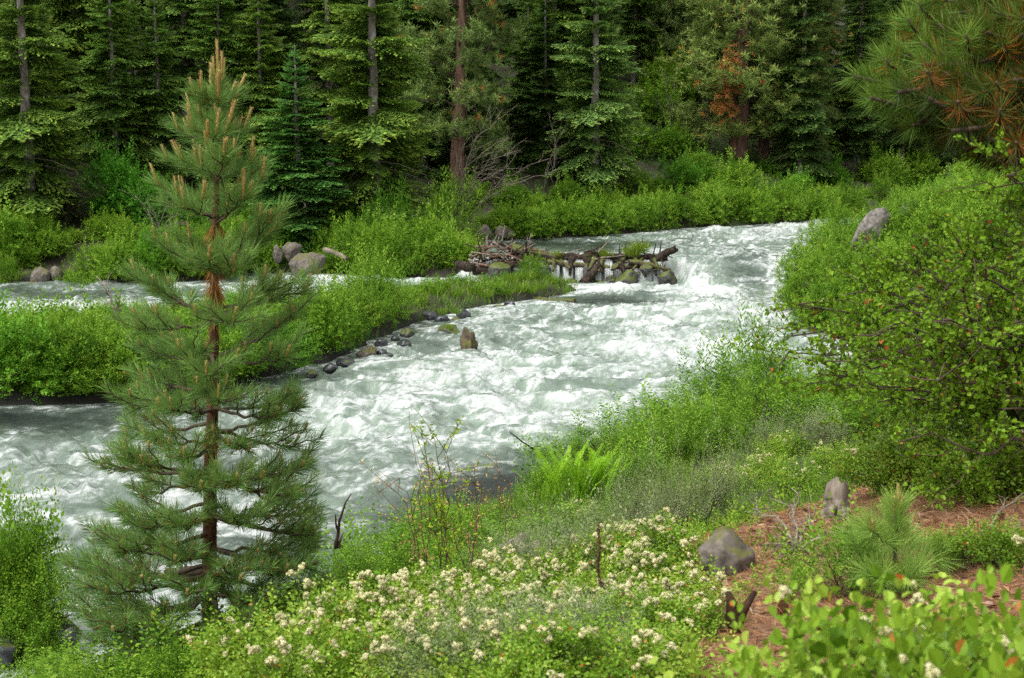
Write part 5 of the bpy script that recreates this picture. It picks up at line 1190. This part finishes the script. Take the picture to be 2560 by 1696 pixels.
log(at(476, 271, 58.2), at(530, 262, 58.2), .20, .14, 'wood_brown', 'brown log low in the tangled left end', group=GJ, seed=7)
log(at(568, 256, 59.0), at(602, 246, 59.4), .07, .03, 'wood_brown', 'thin dark pole slanting up out of the jam', group=GJ, seed=8, knots=1)
log(at(596, 254, 58.8), at(609, 241, 58.8), .045, .02, 'wood_grey', 'thin grey branch pointing up over the jam', group=GJ, seed=9, knots=1)
# dark wood added down the jam face to make the shadowed gaps between the falls
rq = random.Random(31)
for i, (u, w) in enumerate(((543, 5), (561, 5), (574, 4), (590.5, 4), (603, 5), (617, 7), (637, 5), (652, 4))):
    for q in range(2):
        log(at(u + rq.uniform(-w, w) * 1.5, 259, 58.5), at(u + rq.uniform(-w, w) * 1.8, 274 + rq.uniform(-7, 6), 57.9), rq.uniform(.07, .14), .05, rq.choice(('wood_brown', 'wood_mossy', 'wood_mossy')), 'dark wood added for a shadowed gap between the falls of the jam', 'gap_wood', 'dark gap wood added to the face of the log jam', 300 + i * 3 + q, 2, 'log')
for u0, u1, sd in ((546, 559, 1), (563, 573, 2), (575, 589, 3), (592, 601, 4), (604, 612, 5), (640, 651, 6), (653, 662, 7)):
    r = np.random.default_rng(400 + sd); nu, nv = 26, 22; U_, T_2 = np.meshgrid(np.linspace(u0, u1, nu), np.linspace(0, 1, nv)); p0, p1 = at(u0, 260, 58.45), at(u1, 260, 58.45)
    jag = pn2(U_ * .9, T_2 * 1.2 + sd, sd); Xf = p0[0] + (U_ - u0) / (u1 - u0) * (p1[0] - p0[0]) + .03 * jag; zt, zb = 1.02, .05
    g = Geo(); g.add(np.stack([Xf, 58.62 - .62 * T_2 ** .7 + .05 * jag, zt + .05 * jag - (zt - zb) * T_2 ** 1.7], -1), grid_quads(nu, nv)); me = g.mesh('waterfall', M['water'], True)
    fv = np.clip(.62 + .55 * pn2(U_ * 1.5, T_2 * .6, sd + 9) + .25 * T_2, 0, 1)
    me.attributes.new('foam', 'FLOAT', 'POINT').data.foreach_set('value', fv.ravel().astype(np.float32)); me.attributes.new('milk', 'FLOAT', 'POINT').data.foreach_set('value', np.full(nu * nv, .5, np.float32))
    o = link('waterfall', me); o['kind'] = 'structure'
rs = random.Random(12)
for i in range(95):
    u, v = rs.uniform(476, 536), 246 + 26 * rs.random() ** 1.1; a = rs.uniform(-.7, .7) if i % 3 else rs.uniform(1.0, 2.0); l_ = rs.uniform(12, 32); y = 58.5 + rs.uniform(-.5, .5)
    log(at(u - math.cos(a) * l_ / 2, v + math.sin(a) * l_ / 2, y), at(u + math.cos(a) * l_ / 2, v - math.sin(a) * l_ / 2, y + rs.uniform(-.4, .4)), rs.uniform(.022, .06), .018, rs.choice(('wood_grey', 'bark_brown', 'wood_brown', 'bark_dark')),
        'stick in the tangle at the left end of the log jam', 'driftwood_stick', 'driftwood sticks in the tangle', 100 + i, 1, 'stick')
for i in range(46):
    u, v = rs.uniform(534, 660), rs.uniform(250, 264); a = rs.uniform(-.35, .35) if i % 4 else rs.uniform(.6, 2.4); l_ = rs.uniform(10, 30); y = 58.7 + rs.uniform(-.3, .3)
    log(at(u - math.cos(a) * l_ / 2, v + math.sin(a) * l_ / 2, y), at(u + math.cos(a) * l_ / 2, v - math.sin(a) * l_ / 2, y), rs.uniform(.02, .05), .014, rs.choice(('wood_brown', 'wood_brown', 'wood_grey')),
        'dark stick caught on top of the long log of the jam', 'driftwood_stick', 'driftwood sticks on the long log', 200 + i, 1, 'stick')
log(at(502, 241, 58.8), at(505, 226, 58.8), .03, .015, 'wood_grey', 'pale bare stick standing up at the left of the jam', 'driftwood_stick', None, 30, 2, 'stick')
log(at(487, 246, 58.6), at(487, 237, 58.6), .06, .05, 'wood_grey', 'short pale post in the tangle of the jam', 'driftwood_stick', None, 31, 0, 'stick')
log(at(475, 258, 57.8), at(469, 276, 57.5), .03, .02, 'wood_grey', 'leaning bare stick left of the jam', 'driftwood_stick', None, 32, 2, 'stick')
log(at(530, 263, 57.2), at(531, 277, 57.0), .04, .03, 'wood_grey', 'bare stem beside the small bush before the jam', 'driftwood_stick', None, 33, 0, 'stick')
o = link('stump', make_rock(237, 'stump_moss', (.62, .52, 1.25), 12, .30), None, at(469, 346, 41.6)); o.rotation_euler = (R(4), R(-7), 0); tag(o, 'mossy brown stump standing in the rapids', 'stump')
log(at(534, 300, 52.4), at(573, 301, 52.0), .16, .10, 'wood_mossy', 'mossy log lying off the island tip', 'log', None, 35, 2)
log(at(472, 267, 57.4), at(458, 265, 57.6), .2, .2, 'wood_brown', 'sawn-off log end beside the last bush', 'log', None, 36, 0)
log(at(325, 250, 60), at(346, 258, 58.9), .12, .09, 'wood_grey', 'grey log lying right of the large far boulder', 'log', None, 37, 1)
pl, pr = gpos(498, 590), gpos(548, 580); log(pl + [0, 0, .05], pr + [0, 0, .04], .06, .045, 'wood_grey', 'flat weathered log lying in the grass of the near slope', 'log', None, 38, 0)
log(at(536, 450, 26.3), at(510, 432, 26.0), .018, .009, 'wood_brown', 'thin bare stick leaning over the water left of the fern bushes', 'stick', None, 40, 0, 'stick')
pl = gpos(834, 518); log(pl - [0, 0, .06], pl + [.03, .05, .13], .105, .085, 'wood_grey', 'pale weathered stump on the needle litter', 'stump', None, 41, 2, 'stump', bend=0)
log(at(170, 575, 20.4), at(206, 570, 20.2), .10, .08, 'wood_brown', 'rusty log showing in the water behind the young pine trunk', 'log', None, 42, 0)

def dead_tree(p, targets, rad, mat, label, cat, name, twigs=5, seed=0, group=None, tl=.5, up=.3):
    """bare crooked stems from one foot to the given points, with twigs"""
    r = np.random.default_rng(seed); p = np.asarray(p, float); o = thing(name, label, cat, p, 0, group)
    for e in targets:
        e = np.asarray(e, float) - p; ln = np.linalg.norm(e); P = curve(np.zeros(3) + r.normal(size=3) * [.03, .03, 0] * ln, e, 12, 0, .012 * ln, r, up0=np.array([e[0] * .2, e[1] * .2, abs(e[2]) * .5 + up * ln])); g = Geo(); tube(g, P, np.linspace(rad, rad * .3, 12), 5)
        for k in range(twigs):
            i = 3 + int(r.random() * 8); d = unit(unit(P[-1] - P[4]) + r.normal(size=3) * .55); Q = curve(P[i], P[i] + d * tl * (.4 + .8 * r.random()), 6, 0, .015 * tl, r); tube(g, Q, np.linspace(rad * .4, rad * .15, 6), 4)
            for q in range(2): j = 2 + q * 2; tube(g, curve(Q[j], Q[j] + unit(d + r.normal(size=3) * .7) * tl * .35, 4, 0, .01 * tl, r), np.linspace(rad * .22, rad * .1, 4), 3)
        link('stem', g.mesh('stem', M[mat], True), o)
    return o
def A(u, v, y): return at(u, v, y)
zf = lambda u, y: np.array([A(u, 200, y)[0], y, gz(A(u, 200, y)[0], y)])
dead_tree(zf(452, 67), [A(500, 118, 67), A(520, 150, 66.5), A(505, 140, 67.5), A(496, 165, 66), A(480, 172, 66.5), A(514, 168, 66), A(472, 135, 67.5)], .030, 'wood_grey', 'grey dead brush arching at the foot of the leaning pine', 'dead bush', 'dead_shrub', 12, 1, tl=1.4, up=.35)
dead_tree(zf(462, 68), [A(550, 158, 67), A(560, 168, 66), A(530, 176, 66)], .028, 'wood_grey', 'long pale dead branches reaching right from the leaning pine', 'dead branch', 'dead_branch', 8, 2, tl=1.0, up=.15)
dead_tree(zf(550, 74), [A(548, 112, 75), A(562, 118, 75), A(566, 132, 74)], .018, 'wood_grey', 'bare twiggy bush in the dark gap left of the silvery fir', 'dead bush', 'dead_shrub', 8, 3, tl=.9)
dead_tree(onz(636, 224, 1.1) + [0, 1, 0], [A(690, 214, 72.6), A(700, 222, 72.2), A(676, 208, 73), A(655, 226, 71.8)], .024, 'wood_grey', 'fallen grey branches trailing in the water by the bend', 'dead branch', 'dead_branch', 9, 4, tl=1.0, up=.05)
dead_tree(zf(158, 61), [A(135, 196, 61), A(150, 206, 61), A(182, 214, 61), A(190, 222, 60.6), A(172, 200, 61.4)], .02, 'wood_grey', 'tangled bare branches on the far bank left of the young pine', 'dead branch', 'dead_branch', 8, 5, tl=.9)
dead_tree(zf(62, 63), [A(92, 178, 62.6), A(100, 196, 62.2), A(78, 182, 62.6), A(104, 186, 63), A(40, 192, 62.5)], .035, 'wood_brown', 'brown dead boughs sweeping down under the pale spotted trunk', 'dead branch', 'dead_branch', 12, 6, tl=1.1, up=.2)
dead_tree(A(119, 328, 36.4), [A(103, 281, 36.8), A(96, 276, 36.9), A(120, 294, 36.6)], .035, 'wood_grey', 'leaning pale dead sapling standing on the island', 'sapling', 'dead_sapling', 4, 7, tl=.5, up=.1)
dead_tree(np.array([*A(339, 545, 13.6)[:2], A(339, 548, 13.6)[2]]), [A(351, 493, 13.6), A(335, 515, 13.5), A(344, 532, 13.7)], .020, 'bark_dark', 'bare forked twig standing against the calm water', 'twig', 'forked_twig', 0, 8, up=.1)
gu = lambda u, v, h=.1: gpos(u, v) + [0, 0, h]
dead_tree(gpos(800, 552), [gu(752, 530, .16), gu(764, 556, .08), gu(790, 518, .22), gu(818, 528, .16), gu(836, 552, .10), gu(780, 572, .06)], .013, 'wood_grey', 'grey dead twigs sprawling over the needle litter', 'dead branch', 'dead_branch', 7, 9, tl=.22, up=.10)
dead_tree(gpos(815, 566), [gu(776, 584, .06), gu(792, 562, .10), gu(840, 562, .10)], .011, 'bark_dark', 'dark dead twigs below the grey ones', 'dead branch', 'dead_branch', 6, 10, tl=.18, up=.08)
dead_tree(gpos(985, 545), [gu(1022, 518, .14), gu(962, 556, .06), gu(1026, 540, .08)], .012, 'wood_grey', 'grey twigs on the litter at the right edge', 'dead branch', 'dead_branch', 5, 11, tl=.2, up=.08)
dead_tree(zf(668, 88), [A(662, 70, 89), A(652, 96, 88), A(676, 84, 89), A(644, 132, 87)], .028, 'wood_grey', 'pale bare saplings leaning in the gap below the outcrop', 'sapling', 'dead_sapling', 5, 12, tl=1.0, up=.3)
# charred forked stump
o = thing('charred_stump', 'dark charred stump forked in two on the litter', 'stump', gpos(738, 636) - [0, 0, .03]); gsp = np.array(o.location); g = Geo(); yq = gsp[1]
tube(g, [gsp * 0, A(733, 618, yq) - gsp, A(732, 604, yq) - gsp, A(728, 592, yq) - gsp], [.036, .040, .028, .013], 9); link('fork', g.mesh('fork', M['stump'], True), o)
g = Geo(); tube(g, [A(738, 622, yq) - gsp, A(746, 606, yq) - gsp, A(755, 592, yq + .05) - gsp], [.030, .021, .012], 8); link('fork', g.mesh('fork', M['stump'], True), o)
g = Geo(); tube(g, [A(744, 640, yq) - gsp, A(775, 640, yq + .1) - gsp], [.03, .018], 7); tube(g, [A(735, 642, yq) - gsp, A(705, 646, yq - .1) - gsp], [.03, .018], 7); link('root', g.mesh('root', M['wood_grey'], True), o)
# brown seed stalk
p = gpos(602, 632); o = thing('dead_stalk', 'tall brown dead seed stalk above the cream blossom', 'dead flower stalk', p); tip = A(598, 524, p[1]) - p; P = curve(np.zeros(3), tip, 14, 0, .004, rng); g = Geo(); tube(g, P, np.linspace(.009, .005, 14), 6); link('stem', g.mesh('stem', M['bark_dark'], True), o)
g = Geo(); n = 420; t = .35 + .65 * rng.random(n); q = np.stack([np.interp(t, np.linspace(0, 1, 14), P[:, c]) for c in range(3)], -1) + rng.normal(size=(n, 3)) * (.006 * (1.4 - t))[:, None]; leaves(g, q, unit(rng.normal(size=(n, 3)) + [0, 0, .8]), unit(rng.normal(size=(n, 3))), .014, .008, rng.random(n) * .55); link('seed_head', g.mesh('seed_head', M['litter']), o)
# dry yellow sapling and the tall thin green one
def thin_sapling(p, targets, label, name, lm, color, seed, leaf=.05, n=26, wd=.35, rad=.009, bark='bark_brown'):
    r = np.random.default_rng(seed); p = np.asarray(p, float); o = thing(name, label, 'sapling', p)
    for e in targets:
        e = np.asarray(e) - p; ln = np.linalg.norm(e); P = curve(np.zeros(3), e, 10, 0, .012 * ln, r, up0=np.array([e[0] * .3, e[1] * .3, e[2] * .6])); g, gf = Geo(), Geo(); tube(g, P, np.linspace(rad, rad * .3, 10), 5)
        for k in range(10):
            i = 3 + int(r.random() * 6.9); Q = curve(P[i], P[i] + unit(r.normal(size=3) + [0, 0, .9]) * ln * .22 * (.5 + r.random()), 5, 0, .006, r); tube(g, Q, np.linspace(rad * .4, rad * .15, 5), 4)
            m = n // 2; t = .2 + .8 * r.random(m); q = np.stack([np.interp(t, np.linspace(0, 1, 5), Q[:, c]) for c in range(3)], -1); leaves(gf, q, unit(r.normal(size=(m, 3)) + [0, 0, .4]), unit(r.normal(size=(m, 3)) + [0, 0, .6]), leaf * (.6 + .6 * r.random(m)), leaf * wd, np.clip(.6 + .25 * r.normal(size=m), 0, .84))
        s_ = link('stem', g.mesh('stem', M[bark], True), o); link('foliage', gf.mesh('foliage', M[lm]), s_, color=color)
zz_ = lambda u, y: np.array([A(u, 500, y)[0], y, gz(A(u, 500, y)[0], y) - .03])
thin_sapling(zz_(424, 14.5), [A(400, 478, 14.5), A(416, 462, 14.6), A(432, 470, 14.4), A(408, 490, 14.3)], 'dry yellow-leaved twigs against the calm water', 'dry_sapling', 'twig_dry', (1, 1, 1), 1, .035, 20, .45)
thin_sapling(zz_(466, 14.2), [A(486, 472, 14.2), A(474, 484, 14.4), A(456, 492, 14.0), A(480, 500, 14.3)], 'second dry yellow sapling right of the thin green one', 'dry_sapling', 'twig_dry', (1, 1, 1), 2, .035, 16, .45)
thin_sapling(zz_(446, 12.6), [A(436, 446, 12.6), A(447, 452, 12.7), A(428, 468, 12.5), A(441, 500, 12.4)], 'tall thin green sapling rising in front of the water', 'sapling', 'leaf', G_LIME, 3, .06, 30, .3)
thin_sapling(zz_(508, 17.5), [A(498, 466, 17.5), A(512, 474, 17.6)], 'faint reddish dry sapling at the edge of the calm water', 'dry_sapling', 'twig_dry', (.8, .7, .7), 4, .03, 10, .4)
# white umbels on the island
for u, v, y, lab in ((46, 361, 35.0, 'white umbel flower low in the left island bushes'), (108, 380, 34.2, 'white umbel flower above the dark island edge'), (485, 291, 51.3, 'white umbel flower in the grass of the island tip')):
    p = A(u, v, y); z0 = gz(p[0], p[1]); o = thing('umbel_flower', lab, 'flower', (p[0], p[1], z0)); g = Geo(); tube(g, curve([0, 0, 0], [0, 0, p[2] - z0], 6, 0, .01), .012, 5, .3); link('stem', g.mesh('stem', M['grass']), o)
    g = Geo(); n = 160; a = rng.random(n) * 6.28; q = np.sqrt(rng.random(n)) * .17; leaves(g, np.stack([np.cos(a) * q, np.sin(a) * q, .03 - q * q * 1.5 + p[2] - z0], -1), rng.normal(size=(n, 3)) * [1, 1, .3], unit(rng.normal(size=(n, 3)) * .3 + [0, 0, 1]), .045, .045, .8); link('flower_head', g.mesh('flower_head', M['flower']), o)
# pine cones on the litter
def cone():
    g = Geo(); n = 90; t = np.arange(n) / n; a = np.arange(n) * 2.4; q = .028 * np.sin(np.clip(t * 2.6 + .4, 0, 3.1)); D = np.stack([np.cos(a), np.sin(a), .25 + 0 * a], -1); leaves(g, np.stack([np.cos(a) * q * .4, np.sin(a) * q * .4, t * .085], -1), D, np.stack([0 * a, 0 * a, 1 + 0 * a], -1), .022, .018, .05 + .3 * rng.random(n)); return g.mesh('pine_cone', M['litter'])
cm = cone()
for u, v, lab in ((782, 622, 'pine cone on the litter above the blurred bushes'), (820, 638, 'pine cone in the shade of the blurred bushes'), (995, 525, 'dark cone on the litter near the right edge'), (1010, 552, 'cone lying low on the litter at the right edge')):
    p = gpos(u, v); o = link('pine_cone', cm, None, p + [0, 0, .03]); o.rotation_euler = (R(70), 0, u); tag(o, lab, 'pine cone', 'pine cones on the litter')

# grass tufts of the island tip and the jam
TUFTG = []
for i in range(3):
    r = np.random.default_rng(850 + i); g = Geo(); n = 130; a = r.random(n) * 6.28; q = np.sqrt(r.random(n)) * .22; P = np.stack([np.cos(a) * q, np.sin(a) * q, 0 * a], -1); D = unit(np.stack([np.cos(a) * q * 2.2, np.sin(a) * q * 2.2, .8 + 0 * a], -1) + r.normal(size=(n, 3)) * .18)
    leaves(g, P, D, unit(r.normal(size=(n, 3))), .30 + .30 * r.random(n), .022, np.clip(.5 + .2 * r.normal(size=n), 0, .9)); TUFTG.append(g.mesh('grass_tuft', M['grass']))
GTL = [(500, 290, 52.6, 1.1), (512, 284, 53.6, 1.2), (528, 282, 54.2, 1.2), (540, 286, 53.2, 1.2), (552, 282, 54.4, 1.0), (520, 296, 52.2, 1.2), (474, 300, 51.2, 1.1), (456, 304, 50.4, 1.0), (486, 303, 51.0, 1.0), (438, 304, 50.0, 1.0), (444, 296, 51.4, 1.1), (420, 308, 48.4, 1.0), (440, 314, 48.2, .9), (390, 322, 46.4, 1.0), (456, 315, 47.2, .7), (448, 326, 43.6, .6), (530, 297, 52.4, 1.0), (508, 300, 51.8, .9), (564, 280, 55.0, .9), (536, 276, 55.4, 1.0)]
for i, (u, v, y, s_) in enumerate(GTL):
    x = A(u, v, y)[0]; o = link('grass_tuft', TUFTG[i % 3], None, (x, y, max(gz(x, y), .05) - .02 + (.3 if v in (315, 326) else 0)), i * 1.3, s_ * .8, (1.15, 1.1, .9)); tag(o, 'tuft of bright grass near the tip of the island', 'grass tuft', 'grass tufts of the island tip')
for i, (u, v, s_, lab) in enumerate(((557, 259, .9, 'grass tuft on the left of the long jam log'), (606, 258, .9, 'grass tuft on the middle of the long jam log'), (632, 257, 1.3, 'biggest grass tuft on the jam log'), (640, 253, 1.2, 'grass tuft right beside the biggest one'), (524, 262, .7, 'grass tuft on the thick mossy jam log'), (590, 262, .7, 'grass hanging over the falls'))):
    o = link('grass_tuft', TUFTG[i % 3], None, A(u, v, 58.6), i * .9, s_, (1.2, 1.0, .7)); tag(o, lab, 'grass tuft', 'grass tufts of the log jam')

# ------------------------------------------------------------------ what nobody could count: undergrowth, grass, litter
def scatter(n, x0, x1, y0, y1, ok, seed):
    r = np.random.default_rng(seed); X_, Y_ = r.uniform(x0, x1, n), r.uniform(y0, y1, n); k = ok(X_, Y_); X_, Y_ = X_[k], Y_[k]; return np.stack([X_, Y_, land_z(X_, Y_)], -1), r
def undergrowth(name, P, r, tm, sc, mat, color, up=1.0, kind='stuff'):
    n = len(P); D = unit(np.array([0, 0, up]) + r.normal(size=(n, 3)) * .4); g = Geo(); grp = r.integers(0, len(tm), n); Rm = frames(D, r); s_ = sc * (.6 + .8 * r.random(n)); dT = r.normal(size=n) * .12
    for i, t in enumerate(tm):
        k = grp == i; stamp(g, t, Rm[k], P[k], s_[k], dT[k])
    o = link(name, g.mesh(name, M[mat]), None, color=color); o['kind'] = kind; return o
inb = lambda poly, a, b: (lambda X_, Y_: (lambda s: (s > a) & (s < b))(sdist(np.stack([X_, Y_], 1), poly)))
def litter_free(X_, Y_): u = U0 + X_ / Y_ * F; v = 115 + (CZ - land_z(X_, Y_)) / Y_ * F; return ((((u - 785) / 95) ** 2 + ((v - 560) / 75) ** 2 > 1) & (((u - 1000) / 80) ** 2 + ((v - 545) / 60) ** 2 > 1)) & (u < 690) | (fbm(X_ * .8, Y_ * .8, 2, 33) > .28)
P, r = scatter(9000, -26, 32, 54, 92, inb(FAR, .02, 9), 1); undergrowth('undergrowth', P, r, TS, .38, 'leaf', shade(G_DEEP, .9))  # leaf colour darkened so the gaps between bushes read as shadow
P, r = scatter(9000, -30, 36, 62, 112, inb(FAR, 8, 40), 2); undergrowth('undergrowth', P, r, TS, .8, 'leaf', (.45, .62, .55))
P, r = scatter(4200, -22, 3, 33, 56, inb(ISLAND, .02, 9), 3); undergrowth('undergrowth', P, r, TS, .34, 'leaf', shade(G_DEEP, .95))  # darkened leaves carry the shadow between the island bushes
P, r = scatter(4200, 8, 26, 36, 76, inb(NEAR, .1, 10), 4); undergrowth('undergrowth', P, r, TS, .36, 'leaf', G_DEEP)  # dark leaf colour keeps shadow in the gaps of the right bank
P, r = scatter(26000, -9, 10, 10.5, 40, inb(NEAR, .15, 14), 5); k = litter_free(P[:, 0], P[:, 1]) | (P[:, 1] > 13); P = P[k]; undergrowth('ground_cover', P, r, TN, .26, 'leaf', shade(G_LIME, .95))
P, r = scatter(9000, -5, 6, 4, 13, lambda X_, Y_: litter_free(X_, Y_) & (sdist(np.stack([X_, Y_], 1), NEAR) > .3), 6); undergrowth('ground_cover', P, r, TB, .16, 'gloss', CG)
def grass(name, P, r, L, W, color, T0=.5):
    n = len(P); g = Geo(); D = unit(np.array([0, 0, 1.0]) + r.normal(size=(n, 3)) * .35); leaves(g, P - [0, 0, .02], D, unit(r.normal(size=(n, 3))), L * (.5 + r.random(n)), W, np.clip(T0 + .2 * r.normal(size=n), 0, 1)); o = link(name, g.mesh(name, M['grass']), None, color=color); o['kind'] = 'stuff'
P, r = scatter(24000, -3.5, 3, 12, 28, inb(NEAR, .1, 12), 7); grass('grass', P, r, .30, .012, (1, 1, 1))
P, r = scatter(5200, -3.4, 4, 47, 57, inb(ISLAND, .05, 6), 8); grass('grass', P, r, .34, .022, (1.15, 1.08, .85))
P, r = scatter(60000, .6, 6, 4.5, 14, lambda X_, Y_: (U0 + X_ / Y_ * F > 640) & (fbm(X_ * .8, Y_ * .8, 2, 33) < .45), 9)
n = len(P); g = Geo(); D = unit(r.normal(size=(n, 3)) * [1, 1, .16]); leaves(g, P + [0, 0, .012], D, unit(r.normal(size=(n, 3)) * .5 + [0, 0, 1]), .10 + .07 * r.random(n), .0045, np.clip(.5 + .25 * r.normal(size=n), 0, 1)); o = link('needle_litter', g.mesh('needle_litter', M['litter'])); o['kind'] = 'stuff'
P, r = scatter(2600, .6, 6, 4.5, 14, lambda X_, Y_: (U0 + X_ / Y_ * F > 640) & (fbm(X_ * .8, Y_ * .8, 2, 33) < .45), 10)
n = len(P); g = Geo(); leaves(g, P + [0, 0, .015], unit(r.normal(size=(n, 3)) * [1, 1, .25]), unit(r.normal(size=(n, 3)) * .6 + [0, 0, 1]), .04 + .05 * r.random(n), .02 + .02 * r.random(n), np.clip(.35 + .35 * r.normal(size=n), 0, 1)); o = link('bark_litter', g.mesh('bark_litter', M['litter'])); o['kind'] = 'stuff'
